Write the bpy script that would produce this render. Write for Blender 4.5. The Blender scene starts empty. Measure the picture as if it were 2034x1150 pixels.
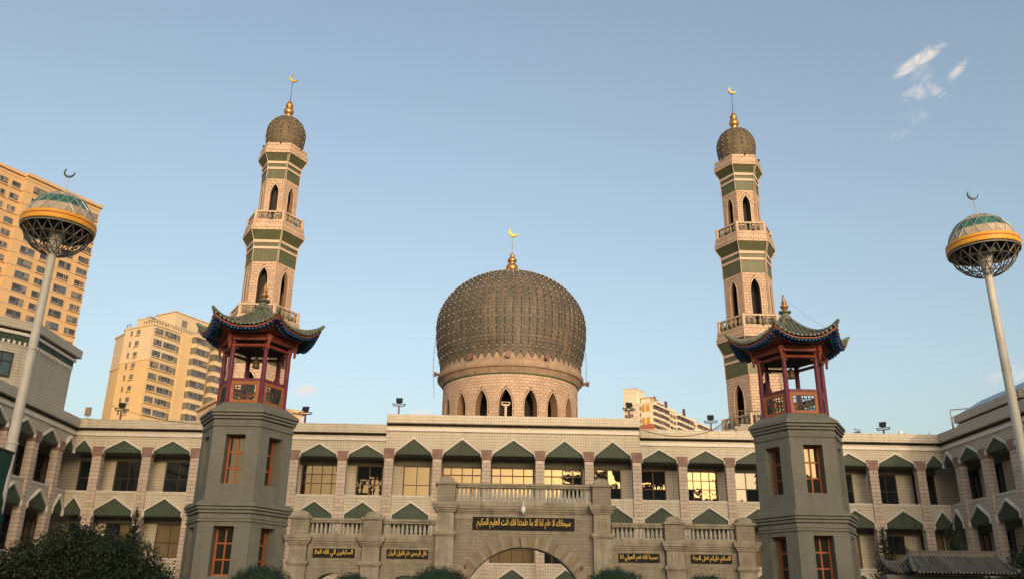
import bpy, bmesh, math, random
from mathutils import Vector, Matrix
random.seed(11)
SC = bpy.context.scene
COL = SC.collection
R = math.radians
PI = math.pi
TAU = 2 * math.pi

# ------------------------------------------------------------------ camera, sky, sun, exposure
CAM_POS = Vector((-1.34, 0.0, 1.6))
YAW, PITCH, ROLL = R(1.3), math.atan(645 / 1722.0), 0.014
fw = Vector((math.sin(YAW) * math.cos(PITCH), math.cos(YAW) * math.cos(PITCH), math.sin(PITCH)))
rt = fw.cross(Vector((0, 0, 1))).normalized()
up = rt.cross(fw)
rt2 = math.cos(ROLL) * rt + math.sin(ROLL) * up
up2 = -math.sin(ROLL) * rt + math.cos(ROLL) * up
cam = bpy.data.cameras.new('camera')
cam.sensor_width = 36.0
cam.lens = 1722.0 / 2034.0 * 36.0
cam.clip_start = 0.1
cam.clip_end = 6000
cam_ob = bpy.data.objects.new('camera', cam)
COL.objects.link(cam_ob)
m = Matrix((rt2, up2, -fw)).transposed().to_4x4()
m.translation = CAM_POS
cam_ob.matrix_world = m
SC.camera = cam_ob

SUN_AZ, SUN_EL = R(168.0), R(7.0)          # clockwise from +Y: low evening sun behind the camera, a little to its right
w = bpy.data.worlds.new('World')
SC.world = w
w.use_nodes = True
nt = w.node_tree
N, L = nt.nodes, nt.links
bg = N['Background']
sky = N.new('ShaderNodeTexSky')
sky.sky_type = 'NISHITA'
sky.sun_disc = False
sky.sun_elevation = SUN_EL
sky.sun_rotation = SUN_AZ
sky.altitude = 0
sky.air_density = 1.0
sky.dust_density = 5.0
sky.ozone_density = 1.0
bg.inputs['Strength'].default_value = 0.15
# thin fair-weather cloud wisps in the sky itself: stretched noise inside a few soft patches of sky
tc = N.new('ShaderNodeTexCoord')
def vmath(op, a, b=None):
    n = N.new('ShaderNodeVectorMath'); n.operation = op
    L.new(a, n.inputs[0])
    if b is not None:
        if hasattr(b, 'links'): L.new(b, n.inputs[1])
        else: n.inputs[1].default_value = b
    return n
def fmath(op, a, b=None, c=None, clamp=False):
    n = N.new('ShaderNodeMath'); n.operation = op; n.use_clamp = clamp
    for i, v in enumerate((a, b, c)):
        if v is None: continue
        if hasattr(v, 'links'): L.new(v, n.inputs[i])
        else: n.inputs[i].default_value = v
    return n.outputs[0]
def skydir(px, py):
    d = fw * 1722 + rt2 * (px - 1017) - up2 * (py - 575)
    return d.normalized()
def wisp(px, py, px2, py2, wid):
    """a soft elongated patch of sky running from one direction to another"""
    a, b = skydir(px, py), skydir(px2, py2)
    c = (a + b).normalized()
    ax = (b - a).normalized()
    ay = c.cross(ax).normalized()
    half = (b - a).length / 2
    d = vmath('SUBTRACT', tc.outputs['Generated'], tuple(c))
    u = vmath('DOT_PRODUCT', d.outputs[0], tuple(ax / half)).outputs['Value']
    v = vmath('DOT_PRODUCT', d.outputs[0], tuple(ay / wid)).outputs['Value']
    front = vmath('DOT_PRODUCT', tc.outputs['Generated'], tuple(c)).outputs['Value']
    r2 = fmath('ADD', fmath('MULTIPLY', u, u), fmath('MULTIPLY', v, v))
    s = fmath('SUBTRACT', 1.0, r2, clamp=True)
    return fmath('MULTIPLY', s, fmath('GREATER_THAN', front, 0.5))
patches = [(1762, 162, 1900, 74, .0095, 1.0), (1876, 168, 1932, 110, .0065, .85), (1780, 205, 1850, 165, .013, .62), (1825, 150, 1890, 208, .008, .6), (1790, 170, 1860, 130, .016, .45),
           (1790, 240, 1850, 225, .010, .25), (1760, 275, 1815, 262, .006, .3), (560, 778, 640, 770, .010, .75), (790, 830, 875, 818, .010, .8),
           (1930, 752, 2080, 735, .012, .6), (530, 800, 600, 795, .008, .4)]
msk = None
for (a, b, c, d, wd, amp) in patches:
    s = fmath('MULTIPLY', wisp(a, b, c, d, wd), amp)
    msk = s if msk is None else fmath('MAXIMUM', msk, s)
wa, wb = skydir(1768, 160), skydir(1895, 75)
wax = (wb - wa).normalized(); way = (wa + wb).normalized().cross(wax).normalized()
comb = N.new('ShaderNodeCombineXYZ')
L.new(vmath('DOT_PRODUCT', tc.outputs['Generated'], tuple(wax * 26)).outputs['Value'], comb.inputs[0])
L.new(vmath('DOT_PRODUCT', tc.outputs['Generated'], tuple(way * 62)).outputs['Value'], comb.inputs[1])
nz = N.new('ShaderNodeTexNoise'); nz.inputs['Scale'].default_value = 1.0; nz.inputs['Detail'].default_value = 10; nz.inputs['Roughness'].default_value = .66
nz.inputs['Distortion'].default_value = 1.1
L.new(comb.outputs[0], nz.inputs['Vector'])
cov = fmath('MULTIPLY', fmath('SUBTRACT', fmath('ADD', nz.outputs['Fac'], fmath('MULTIPLY', msk, .24)), .535), 4.4, clamp=True)
cov = fmath('MULTIPLY', cov, fmath('MULTIPLY', msk, 1.15, clamp=True))
mix = N.new('ShaderNodeMix'); mix.data_type = 'RGBA'
L.new(cov, mix.inputs['Factor'])
hsv = N.new('ShaderNodeHueSaturation')
hsv.inputs['Saturation'].default_value = 0.86
hsv.inputs['Value'].default_value = 1.0
L.new(sky.outputs[0], hsv.inputs['Color'])
L.new(hsv.outputs[0], mix.inputs['A'])
mix.inputs['B'].default_value = (2.5, 2.25, 2.1, 1)
L.new(mix.outputs['Result'], bg.inputs['Color'])

sl = bpy.data.lights.new('sun', 'SUN')
sl.energy = 0.75
sl.angle = R(0.6)
sl.color = (1.0, .74, .50)
so = bpy.data.objects.new('sun', sl)
COL.objects.link(so)
to_sun = Vector((math.sin(SUN_AZ) * math.cos(SUN_EL), math.cos(SUN_AZ) * math.cos(SUN_EL), math.sin(SUN_EL)))
so.rotation_euler = to_sun.to_track_quat('Z', 'Y').to_euler()
so.location = (30, -60, 60)

vs = SC.view_settings
vs.view_transform = 'Standard'; vs.look = 'None'; vs.gamma = 1.0; vs.use_curve_mapping = False
vs.exposure = 1.25
SC.cycles.max_bounces = 6
SC.cycles.use_denoising = True

# ------------------------------------------------------------------ mesh helpers
class MB:
    def __init__(s): s.v = []; s.f = []
    def add(s, vs, fs):
        n = len(s.v)
        s.v.extend(tuple(p) for p in vs)
        s.f.extend(tuple(n + i for i in f) for f in fs)
        return s
    def box(s, x0, x1, y0, y1, z0, z1):
        return s.add([(x0,y0,z0),(x1,y0,z0),(x1,y1,z0),(x0,y1,z0),(x0,y0,z1),(x1,y0,z1),(x1,y1,z1),(x0,y1,z1)],
                     [(0,3,2,1),(4,5,6,7),(0,1,5,4),(1,2,6,5),(2,3,7,6),(3,0,4,7)])
    def obox(s, c, u, v, w_):
        c, u, v, w_ = Vector(c), Vector(u), Vector(v), Vector(w_)
        p = [c - u - v - w_, c + u - v - w_, c + u + v - w_, c - u + v - w_, c - u - v + w_, c + u - v + w_, c + u + v + w_, c - u + v + w_]
        return s.add(p, [(0,3,2,1),(4,5,6,7),(0,1,5,4),(1,2,6,5),(2,3,7,6),(3,0,4,7)])
    def bar(s, a, b, wx, wz, ref=(0,0,1)):
        a, b = Vector(a), Vector(b)
        d = b - a
        ref = Vector(ref)
        if abs(d.normalized().dot(ref)) > .98: ref = Vector((0, 1, 0))
        x = d.cross(ref).normalized() * wx / 2
        z = x.cross(d).normalized() * wz / 2
        return s.obox((a + b) / 2, d / 2, x, z)
    def prism(s, pts, vec):
        n = len(pts); vec = Vector(vec)
        p = [Vector(q) for q in pts]
        return s.add(p + [q + vec for q in p], [tuple(range(n))[::-1], tuple(range(n, 2 * n))] + [(i, (i + 1) % n, n + (i + 1) % n, n + i) for i in range(n)])
    def tube(s, pts, r, n=6, cap=True):
        pts = [Vector(p) for p in pts]
        rs = r if isinstance(r, (list, tuple)) else [r] * len(pts)
        base = len(s.v); prev = None
        for i, p in enumerate(pts):
            d = (pts[min(i + 1, len(pts) - 1)] - pts[max(i - 1, 0)]).normalized()
            if prev is None:
                ref = Vector((0, 0, 1)) if abs(d.z) < .9 else Vector((1, 0, 0))
                x = d.cross(ref).normalized()
            else:
                x = (prev - d * prev.dot(d)).normalized()
            prev = x
            y = d.cross(x)
            for k in range(n):
                a = TAU * k / n
                s.v.append(tuple(p + (x * math.cos(a) + y * math.sin(a)) * rs[i]))
        for i in range(len(pts) - 1):
            for k in range(n):
                a, b = base + i * n + k, base + i * n + (k + 1) % n
                s.f.append((a, b, b + n, a + n))
        if cap:
            s.f.append(tuple(base + k for k in range(n))[::-1])
            s.f.append(tuple(base + (len(pts) - 1) * n + k for k in range(n)))
        return s
    def lathe(s, prof, n=24, c=(0, 0, 0), a0=0.0, cap=True, mod=None):
        base = len(s.v)
        for (r, z) in prof:
            for k in range(n):
                a = a0 + TAU * k / n
                rr = r * (mod(k) if mod else 1)
                s.v.append((c[0] + rr * math.cos(a), c[1] + rr * math.sin(a), c[2] + z))
        for i in range(len(prof) - 1):
            for k in range(n):
                a, b = base + i * n + k, base + i * n + (k + 1) % n
                s.f.append((a, b, b + n, a + n))
        if cap:
            s.f.append(tuple(base + k for k in range(n))[::-1])
            s.f.append(tuple(base + (len(prof) - 1) * n + k for k in range(n)))
        return s
    def ball(s, c, r, n=8, m_=5):
        prof = [(max(.02, math.sin(PI * i / m_)) * r, -math.cos(PI * i / m_) * r) for i in range(m_ + 1)]
        return s.lathe(prof, n, c)
    def mesh(s, name, mat, smooth=False, recalc=True):
        me = bpy.data.meshes.new(name)
        me.from_pydata(s.v, [], s.f)
        if recalc:
            bm = bmesh.new(); bm.from_mesh(me)
            bmesh.ops.recalc_face_normals(bm, faces=bm.faces)
            bm.to_mesh(me); bm.free()
        if mat is not None:
            me.materials.append(mat)
            if mat.get('uv'): box_uv(me)
        if smooth:
            me.polygons.foreach_set('use_smooth', [True] * len(me.polygons))
            if smooth != 'all':
                try: me.set_sharp_from_angle(angle=R(40))
                except Exception: pass
        return me
    def build(s, name, mat, parent=None, loc=None, mtx=None, smooth=False):
        return ob(name, s.mesh(name, mat, smooth), parent, loc, mtx)

def box_uv(me):
    uvl = me.uv_layers.new(name='UVMap').data
    vs_ = me.vertices
    for p in me.polygons:
        n = p.normal
        if abs(n.z) > .92: t, b = Vector((1, 0, 0)), Vector((0, 1, 0))
        else:
            t = Vector((-n.y, n.x, 0)).normalized(); b = n.cross(t)
        for li in p.loop_indices:
            q = vs_[me.loops[li].vertex_index].co
            uvl[li].uv = (q.dot(t), q.dot(b))

def ob(name, me, parent=None, loc=None, mtx=None):
    o = bpy.data.objects.new(name, me)
    COL.objects.link(o)
    if parent is not None: o.parent = parent
    if mtx is not None: o.matrix_local = mtx
    elif loc is not None: o.location = loc
    return o
def tag(o, label, cat, group=None):
    o['label'] = label; o['category'] = cat
    if group: o['group'] = group
    return o
def thing(name, label, cat, loc=(0, 0, 0), rz=0.0, group=None):
    o = bpy.data.objects.new(name, None)
    COL.objects.link(o)
    o.empty_display_size = .3
    o.location = loc; o.rotation_euler = (0, 0, rz)
    return tag(o, label, cat, group)
def struct(o): o['kind'] = 'structure'; return o
def stuff(o): o['kind'] = 'stuff'; return o
def copy_tree(o, parent=None):
    c = o.copy(); COL.objects.link(c)
    if parent is not None: c.parent = parent
    for ch in list(o.children): copy_tree(ch, c)
    return c
def dup(root, loc, label, rz=None):
    c = copy_tree(root); c.location = loc; c['label'] = label
    if rz is not None: c.rotation_euler = (0, 0, rz)
    return c

# ------------------------------------------------------------------ materials
def srgb(h):
    h = h.lstrip('#')
    return tuple(((int(h[i:i + 2], 16) / 255 + .055) / 1.055) ** 2.4 if int(h[i:i + 2], 16) > 10 else int(h[i:i + 2], 16) / 255 / 12.92 for i in (0, 2, 4))
def mat(name, col, rough=.8, metal=0.0, var=.16, vs_=2.0, bump=0.0, bs=25.0, streak=None, island=0.0, spec=.4, brick=None, dirt=None, orand=0.0):
    """procedural surface: base colour broken up by noise; optional per-piece variation, run-down streaks, stains and small brick or tile joints"""
    mt = bpy.data.materials.new(name); mt.use_nodes = True
    nt = mt.node_tree; N, L = nt.nodes, nt.links
    p = N['Principled BSDF']
    tc = N.new('ShaderNodeTexCoord')
    def mixc(fac, a, b, mode='MIX'):
        n = N.new('ShaderNodeMix'); n.data_type = 'RGBA'; n.blend_type = mode
        for sck, v in ((n.inputs['Factor'], fac), (n.inputs['A'], a), (n.inputs['B'], b)):
            if hasattr(v, 'links'): L.new(v, sck)
            else: sck.default_value = v if not isinstance(v, tuple) else (*v, 1)[:4]
        return n.outputs['Result']
    def noise(scale, detail=5, mapping=None, rough_=.6):
        n = N.new('ShaderNodeTexNoise'); n.inputs['Scale'].default_value = scale; n.inputs['Detail'].default_value = detail
        n.inputs['Roughness'].default_value = rough_
        src = tc.outputs['Object']
        if mapping:
            mpn = N.new('ShaderNodeMapping'); mpn.inputs['Scale'].default_value = mapping
            L.new(src, mpn.inputs[0]); src = mpn.outputs[0]
        L.new(src, n.inputs['Vector'])
        return n.outputs['Fac']
    def ramp(f, a, b):
        n = N.new('ShaderNodeMapRange'); n.inputs['From Min'].default_value = a; n.inputs['From Max'].default_value = b
        L.new(f, n.inputs['Value']); return n.outputs[0]
    col = tuple(col)
    hi = tuple(min(1, c * (1 + var)) for c in col); lo = tuple(c * (1 - var) for c in col)
    f = ramp(noise(vs_), .3, .7)
    c = mixc(f, lo, hi)
    bumpsrc = None
    if brick:
        bw, bh, ms, mc, off, bvar = brick
        b = N.new('ShaderNodeTexBrick')
        uv = N.new('ShaderNodeUVMap'); L.new(uv.outputs[0], b.inputs['Vector'])
        b.inputs['Scale'].default_value = 1.0
        b.inputs['Brick Width'].default_value = bw; b.inputs['Row Height'].default_value = bh
        b.inputs['Mortar Size'].default_value = ms; b.inputs['Mortar Smooth'].default_value = .1
        b.offset = off
        L.new(c, b.inputs['Color1'])
        dk = mixc(1.0, c, tuple([1 - bvar] * 3), 'MULTIPLY'); L.new(dk, b.inputs['Color2'])
        b.inputs['Mortar'].default_value = (*mc, 1)
        c = b.outputs['Color']; bumpsrc = b.outputs['Fac']
        mt['uv'] = 1
    if island:
        g = N.new('ShaderNodeNewGeometry')
        h = N.new('ShaderNodeHueSaturation')
        L.new(ramp(g.outputs['Random Per Island'], 0, 1), h.inputs['Value'])
        h.inputs['Value'].default_value = 1
        mr = N.new('ShaderNodeMapRange'); mr.inputs['To Min'].default_value = 1 - island; mr.inputs['To Max'].default_value = 1 + island
        L.new(g.outputs['Random Per Island'], mr.inputs['Value']); L.new(mr.outputs[0], h.inputs['Value'])
        L.new(c, h.inputs['Color']); c = h.outputs['Color']
    if orand:
        oi = N.new('ShaderNodeObjectInfo'); h = N.new('ShaderNodeHueSaturation')
        mr = N.new('ShaderNodeMapRange'); mr.inputs['To Min'].default_value = 1 - orand; mr.inputs['To Max'].default_value = 1 + orand
        L.new(oi.outputs['Random'], mr.inputs['Value']); L.new(mr.outputs[0], h.inputs['Value'])
        L.new(c, h.inputs['Color']); c = h.outputs['Color']
    if streak:
        sc_, amt, scol = streak
        s = ramp(noise(1.0, 6, (sc_, sc_, sc_ * .06)), .48, .74)
        mu = N.new('ShaderNodeMath'); mu.operation = 'MULTIPLY'; mu.inputs[1].default_value = amt; L.new(s, mu.inputs[0])
        c = mixc(mu.outputs[0], c, scol)
    if dirt:
        sc_, amt, dcol = dirt
        s = ramp(noise(sc_, 7), .52, .75)
        mu = N.new('ShaderNodeMath'); mu.operation = 'MULTIPLY'; mu.inputs[1].default_value = amt; L.new(s, mu.inputs[0])
        c = mixc(mu.outputs[0], c, dcol)
    L.new(c, p.inputs['Base Color'])
    p.inputs['Roughness'].default_value = rough; p.inputs['Metallic'].default_value = metal
    p.inputs['Specular IOR Level'].default_value = spec
    if bump or bumpsrc is not None:
        last = None
        if bumpsrc is not None:
            bn = N.new('ShaderNodeBump'); bn.invert = True; bn.inputs['Strength'].default_value = .5; bn.inputs['Distance'].default_value = .01
            L.new(bumpsrc, bn.inputs['Height']); last = bn.outputs[0]
        if bump:
            bn = N.new('ShaderNodeBump'); bn.inputs['Strength'].default_value = bump; bn.inputs['Distance'].default_value = .02
            L.new(noise(bs, 4), bn.inputs['Height'])
            if last is not None: L.new(last, bn.inputs['Normal'])
            last = bn.outputs[0]
        L.new(last, p.inputs['Normal'])
    return mt
def glass(name, col=(.012, .016, .02), ior=1.9, rough=.02, wave=.12, tint=(1, 1, 1)):
    mt = bpy.data.materials.new(name); mt.use_nodes = True
    N, L = mt.node_tree.nodes, mt.node_tree.links
    p = N['Principled BSDF']
    p.inputs['Base Color'].default_value = (*col, 1); p.inputs['Roughness'].default_value = rough; p.inputs['IOR'].default_value = ior
    p.inputs['Specular IOR Level'].default_value = .5; p.inputs['Specular Tint'].default_value = (*tint, 1)
    tc = N.new('ShaderNodeTexCoord'); n = N.new('ShaderNodeTexNoise'); n.inputs['Scale'].default_value = 1.3; n.inputs['Detail'].default_value = 2
    L.new(tc.outputs['Object'], n.inputs['Vector'])
    b = N.new('ShaderNodeBump'); b.inputs['Strength'].default_value = wave; b.inputs['Distance'].default_value = .03
    L.new(n.outputs['Fac'], b.inputs['Height']); L.new(b.outputs[0], p.inputs['Normal'])
    return mt

DIRT = (.10, .085, .065)
MT = dict(
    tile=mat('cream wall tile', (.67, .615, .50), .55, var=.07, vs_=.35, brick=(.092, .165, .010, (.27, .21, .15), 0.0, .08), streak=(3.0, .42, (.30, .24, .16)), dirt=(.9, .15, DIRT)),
    wingtile=mat('shaded cream wall tile', (.51, .47, .385), .55, var=.07, vs_=.35, brick=(4.0, .165, .009, (.17, .135, .10), 0.0, .05), streak=(3.0, .25, (.26, .22, .16)), dirt=(.9, .15, DIRT)),  # the cream tile again, toned down for the shaded wings
    block=mat('pinkish column block', (.55, .455, .38), .6, var=.10, vs_=3, island=.10, dirt=(2.5, .2, DIRT), bump=.1, orand=0.1),
    grout=mat('dark grout', (.22, .15, .11), .9, var=.15, vs_=4),
    capital=mat('dull red capital block', (.27, .16, .135), .65, var=.12, vs_=3, island=.10, dirt=(3, .2, DIRT), orand=0.14),
    trim=mat('white painted trim', (.70, .65, .59), .6, var=.08, vs_=3, streak=(9, .3, (.32, .27, .22)), orand=0.06),
    canopy=mat('dark green canopy sheet', (.028, .055, .040), .55, var=.25, vs_=2.2, dirt=(2.2, .3, (.11, .13, .09)), orand=0.22),
    lattice=mat('pale lattice line', (.10, .125, .08), .6, var=.2),
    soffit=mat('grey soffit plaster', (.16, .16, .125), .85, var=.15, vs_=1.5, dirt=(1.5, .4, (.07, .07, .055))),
    dark=mat('dark shadow gap', (.035, .03, .027), .9),  # near-black stands in for shade in gaps and hollow interiors
    roof=mat('grey roof membrane', (.16, .15, .14), .9, var=.2),
    frame=mat('brown window frame', (.085, .035, .014), .45, var=.2),
    framedark=mat('dark bronze window frame', (.03, .024, .02), .45, var=.2),
    frameorange=mat('orange window frame', (.40, .105, .028), .5, var=.18, vs_=8),
    glass=glass('bronze reflective glass', ior=1.9, wave=.10, tint=(.72, .60, .41)),  # gold tint also stands in for the sunset sky mirrored in the panes
    glassdark=glass('dark clear glass', ior=1.5, wave=.12),
    glasscurtain=glass('glass with drawn curtain', (.20, .15, .085), ior=1.6, wave=.08),
    glassfarb=glass('dull apartment glass', (.045, .05, .055), ior=1.5, wave=.05),
    glassfarc=glass('apartment glass with pale curtain', (.22, .19, .16), ior=1.5, wave=.05),
    glasspag=glass('greenish old glass', (.03, .035, .03), ior=1.6, wave=.05, tint=(1, .9, .7)),
    framegrey=mat('grey aluminium frame', (.20, .185, .165), .5),
    glassfar=glass('bluish apartment glass', (.085, .105, .135), ior=1.6, wave=.05),
    glassgreen=glass('green tinted glass', (.012, .045, .045), ior=1.7),
    gate=mat('weathered buff stone', (.315, .280, .215), .85, var=.20, vs_=2.6, bump=.35, bs=14, brick=(.30, .125, .008, (.19, .165, .125), .5, .14), streak=(3, .55, (.15, .125, .09)), dirt=(1.3, .5, (.13, .11, .085))),
    gatesmooth=mat('weathered cast stone', (.33, .295, .23), .85, var=.20, vs_=2.2, bump=.4, bs=9, streak=(4.5, .6, (.13, .11, .085)), dirt=(1.8, .6, (.11, .095, .072))),
    baluster=mat('pale grey baluster stone', (.42, .41, .37), .8, var=.14, vs_=4, streak=(10, .3, (.18, .17, .15)), orand=0.1),
    voussoir=mat('brown arch brick', (.26, .20, .14), .85, var=.2, vs_=5, bump=.2, orand=0.16),
    plaque=mat('dark slate plaque', (.012, .010, .0095), .8, var=.25, vs_=6),
    gold=mat('gold paint', (.62, .36, .06), .4, .35, var=.12, vs_=6),
    goldtext=mat('gilt lettering', (.66, .45, .10), .5, .1, var=.2, vs_=8),
    darksteel=mat('dull dark steel', (.15, .145, .135), .5, .4, var=.2),
    copper=mat('aged copper gilt', (.52, .26, .09), .32, .75, var=.25, vs_=6),
    bronze=mat('dull bronze', (.20, .16, .085), .5, .5, var=.25, vs_=8),
    pagoda=mat('grey green painted brick', (.200, .200, .170), .8, var=.14, vs_=1.6, brick=(.24, .075, .007, (.135, .136, .112), .5, .10), bump=.3, bs=18, dirt=(1.3, .5, (.235, .225, .18)), streak=(2.6, .5, (.095, .10, .078))),
    pagodaplain=mat('grey green cornice plaster', (.186, .186, .158), .8, var=.2, vs_=2, bump=.3, bs=20, dirt=(2, .6, (.090, .092, .072)), streak=(4, .4, (.09, .09, .07))),
    lacquer=mat('purple red lacquer', (.150, .022, .050), .45, var=.22, vs_=5, dirt=(9, .12, (.35, .27, .24)), orand=0.12),
    redbeam=mat('orange red painted beam', (.27, .062, .032), .5, var=.25, vs_=4, dirt=(7, .3, (.16, .08, .04)), orand=0.2),
    orangepanel=mat('orange panel board', (.38, .125, .042), .55, var=.18, vs_=4),
    greenlattice=mat('dark green lattice', (.020, .050, .036), .5, var=.25),
    rooftile=mat('green grey glazed roof tile', (.165, .172, .118), .5, var=.28, vs_=7, island=.12, dirt=(5, .35, (.055, .065, .04)), orand=0.16),
    blue=mat('blue painted rafter end', (.017, .115, .33), .55, var=.35, vs_=10, orand=0.35),
    greenrafter=mat('dark teal rafter', (.018, .055, .075), .55, var=.35, vs_=10),
    mtile=mat('minaret stone tile', (.52, .375, .275), .6, var=.08, vs_=1.2, island=.11, dirt=(1.1, .22, (.28, .19, .12)), streak=(2.5, .25, (.30, .20, .13))),
    mgrout=mat('minaret joint', (.24, .15, .09), .9, var=.2),
    mgreen=mat('olive green mosaic band', (.090, .098, .048), .45, var=.16, vs_=1.5, bump=.1, bs=40, streak=(3, .3, (.15, .12, .06))),
    mwhite=mat('pale stone stripe', (.56, .43, .33), .6, var=.12, vs_=3),
    mbal=mat('greenish baluster stone', (.235, .20, .135), .7, var=.2, vs_=6, orand=0.12),
    dome=None,
    rim=mat('weathered rim plaster', (.35, .25, .175), .75, var=.22, vs_=1.4, streak=(3.5, .7, (.16, .11, .075)), dirt=(1.6, .5, (.55, .36, .20))),
    bulb=mat('dusty light bulb', (.50, .44, .35), .3, var=.2),
    wire=mat('dark cable', (.03, .026, .024), .7),
    steel=mat('galvanised steel', (.42, .41, .39), .45, .6, var=.15),
    lampwhite=mat('white painted mast', (.50, .485, .44), .5, var=.10, vs_=1.5, streak=(7, .25, (.26, .24, .2))),
    ringyellow=mat('yellow ring panel', (.72, .35, .03), .5, var=.1),
    ringred=mat('red ring stripe', (.42, .06, .02), .5, var=.1),
    domegreen=mat('green dome panel', (.032, .125, .088), .35, var=.2, vs_=3, orand=0.3),
    domecream=mat('cream dome panel', (.42, .34, .245), .45, var=.15, vs_=3, orand=0.2),
    black=mat('black metal', (.012, .012, .013), .5),
    flood=mat('dark floodlight housing', (.03, .03, .032), .5),
    rust=mat('reddish brown steel', (.13, .05, .035), .6, var=.25, vs_=8),
    white=mat('white plastic', (.72, .72, .72), .35, var=.05),
    red=mat('faded red horn', (.20, .095, .08), .5, var=.2),
    tower=mat('orange tan stucco', (.55, .375, .205), .85, var=.07, vs_=.12, streak=(1.0, .15, (.42, .23, .10))),
    towertrim=mat('pale tan ledge', (.56, .40, .25), .85, var=.1, vs_=.3),
    mid=mat('yellow ochre stucco', (.58, .425, .235), .85, var=.07, vs_=.12),
    midtop=mat('pale ribbed cladding', (.63, .52, .375), .8, var=.06, vs_=.2, brick=(6.0, .34, .022, (.38, .28, .17), 0.0, .04)),
    midtrim=mat('cream balcony band', (.62, .48, .31), .8, var=.08, vs_=.3),
    far=mat('pale yellow stucco', (.70, .61, .47), .85, var=.06, vs_=.15),
    farred=mat('brick red stucco', (.36, .12, .075), .85, var=.1),
    faryellow=mat('yellow window grille', (.62, .31, .03), .6, var=.2, vs_=3),
    peach=mat('peach stucco', (.62, .44, .30), .85, var=.08, vs_=.3),
    solar=mat('blue solar panel', (.012, .022, .075), .25, var=.2, spec=.6),
    greytile=mat('grey clay roof tile', (.085, .083, .075), .8, var=.3, vs_=8, island=.2, dirt=(6, .35, (.16, .155, .14)), orand=0.22),
    greywall=mat('grey brick wall', (.14, .135, .12), .85, var=.15, brick=(.24, .062, .007, (.2, .19, .17), .5, .1)),
    leaf=mat('dark broad leaf', (.017, .029, .008), .5, var=.55, vs_=2.6, island=.45, spec=.35),
    leafhedge=mat('deep green clipped leaf', (.020, .045, .014), .5, var=.3, vs_=1.6, island=.45, spec=.35),
    needle=mat('dark conifer needle', (.020, .042, .017), .6, var=.3, vs_=2, island=.4),
    bark=mat('brown bark', (.06, .045, .03), .9, var=.3, vs_=6, bump=.5, bs=20),
    net=mat('green debris netting', (.008, .06, .038), .6, var=.3, vs_=3, bump=.5, bs=6),
    paving=mat('grey plaza paving', (.24, .22, .19), .85, var=.12, brick=(.6, .6, .012, (.14, .13, .11), 0.0, .15)),
    asphalt=mat('grey ground', (.13, .12, .10), .9, var=.2, vs_=.05),
    shadeblock=mat('shade block stucco', (.30, .22, .15), .85, var=.12, vs_=.1, brick=(3.4, 2.9, .9, (.035, .04, .05), 0.0, .1)),
)
def dome_material(name, base, b2, green, tile):
    mt = mat(name, base, .6, var=.30, vs_=1.1, brick=(tile, tile * .62, tile * .10, tuple(c * .40 for c in base), .5, .28), streak=(3.4, .8, b2), dirt=(.5, .75, green), bump=.35, bs=11)
    return mt
MT['dome'] = dome_material('weathered dome mosaic', (.150, .128, .095), (.26, .185, .125), (.070, .080, .062), .26)
MT['mdome'] = dome_material('weathered small dome mosaic', (.150, .120, .070), (.22, .15, .085), (.095, .09, .05), .2)

# ------------------------------------------------------------------ wall panels with arched openings
def flat_map(o, u, n):
    o, u, n = Vector(o), Vector(u), Vector(n)
    return lambda s, z, d: o + u * s + n * d + Vector((0, 0, z))
def curve_map(Rr):
    return lambda s, z, d: Vector((math.sin(s / Rr) * (Rr + d), -math.cos(s / Rr) * (Rr + d), z))
def hexface(k, side):
    a = -PI / 2 + k * PI / 3
    n = Vector((math.cos(a), math.sin(a), 0)); u = Vector((-math.sin(a), math.cos(a), 0))
    return flat_map(n * side * math.sqrt(3) / 2, u, n)
class Arch:
    """pointed (kind 'lancet'), round or square headed opening"""
    def __init__(s, sc, hw, zb, zs, zt, kind='lancet'):
        s.sc, s.hw, s.zb, s.zs, s.zt, s.kind = sc, hw, zb, zs, zt, kind
        h = zt - zs
        s.Rr = (h * h + hw * hw) / (2 * hw) if hw else 0
    def top(s, x, grow=0.0):
        t = abs(x - s.sc); hw = s.hw + grow
        if t >= hw: return s.zs
        h = s.zt - s.zs + grow * (1.6 if s.kind == 'lancet' else 1)
        if s.kind == 'square': return s.zs
        if s.kind == 'round': return s.zs + h * math.sqrt(max(0, 1 - (t / hw) ** 2))
        Rr = (h * h + hw * hw) / (2 * hw)
        return s.zs + math.sqrt(max(0, Rr * Rr - (t + Rr - hw) ** 2))
    def half(s, z, grow=0.0):
        """half-width of the opening at height z"""
        hw = s.hw + grow
        if z < s.zb - grow: return 0
        if z <= s.zs: return hw
        lo, hi = 0.0, hw
        if s.top(s.sc, grow) <= z: return 0
        for _ in range(14):
            m_ = (lo + hi) / 2
            if s.top(s.sc + m_, grow) > z: lo = m_
            else: hi = m_
        return lo
    def profile(s, n=8, grow=0.0):
        pts = []
        hw = s.hw + grow
        if s.kind == 'square': return [(s.sc - hw, s.zb), (s.sc - hw, s.zs + grow), (s.sc + hw, s.zs + grow), (s.sc + hw, s.zb)]
        pts.append((s.sc - hw, s.zb))
        for i in range(2 * n + 1):
            a = -math.cos(PI * i / (2 * n)) if s.kind == 'round' else -1 + i / n
            x = a * hw
            pts.append((s.sc + x, s.top(s.sc + x, grow)))
        pts.append((s.sc + hw, s.zb))
        return pts
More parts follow.
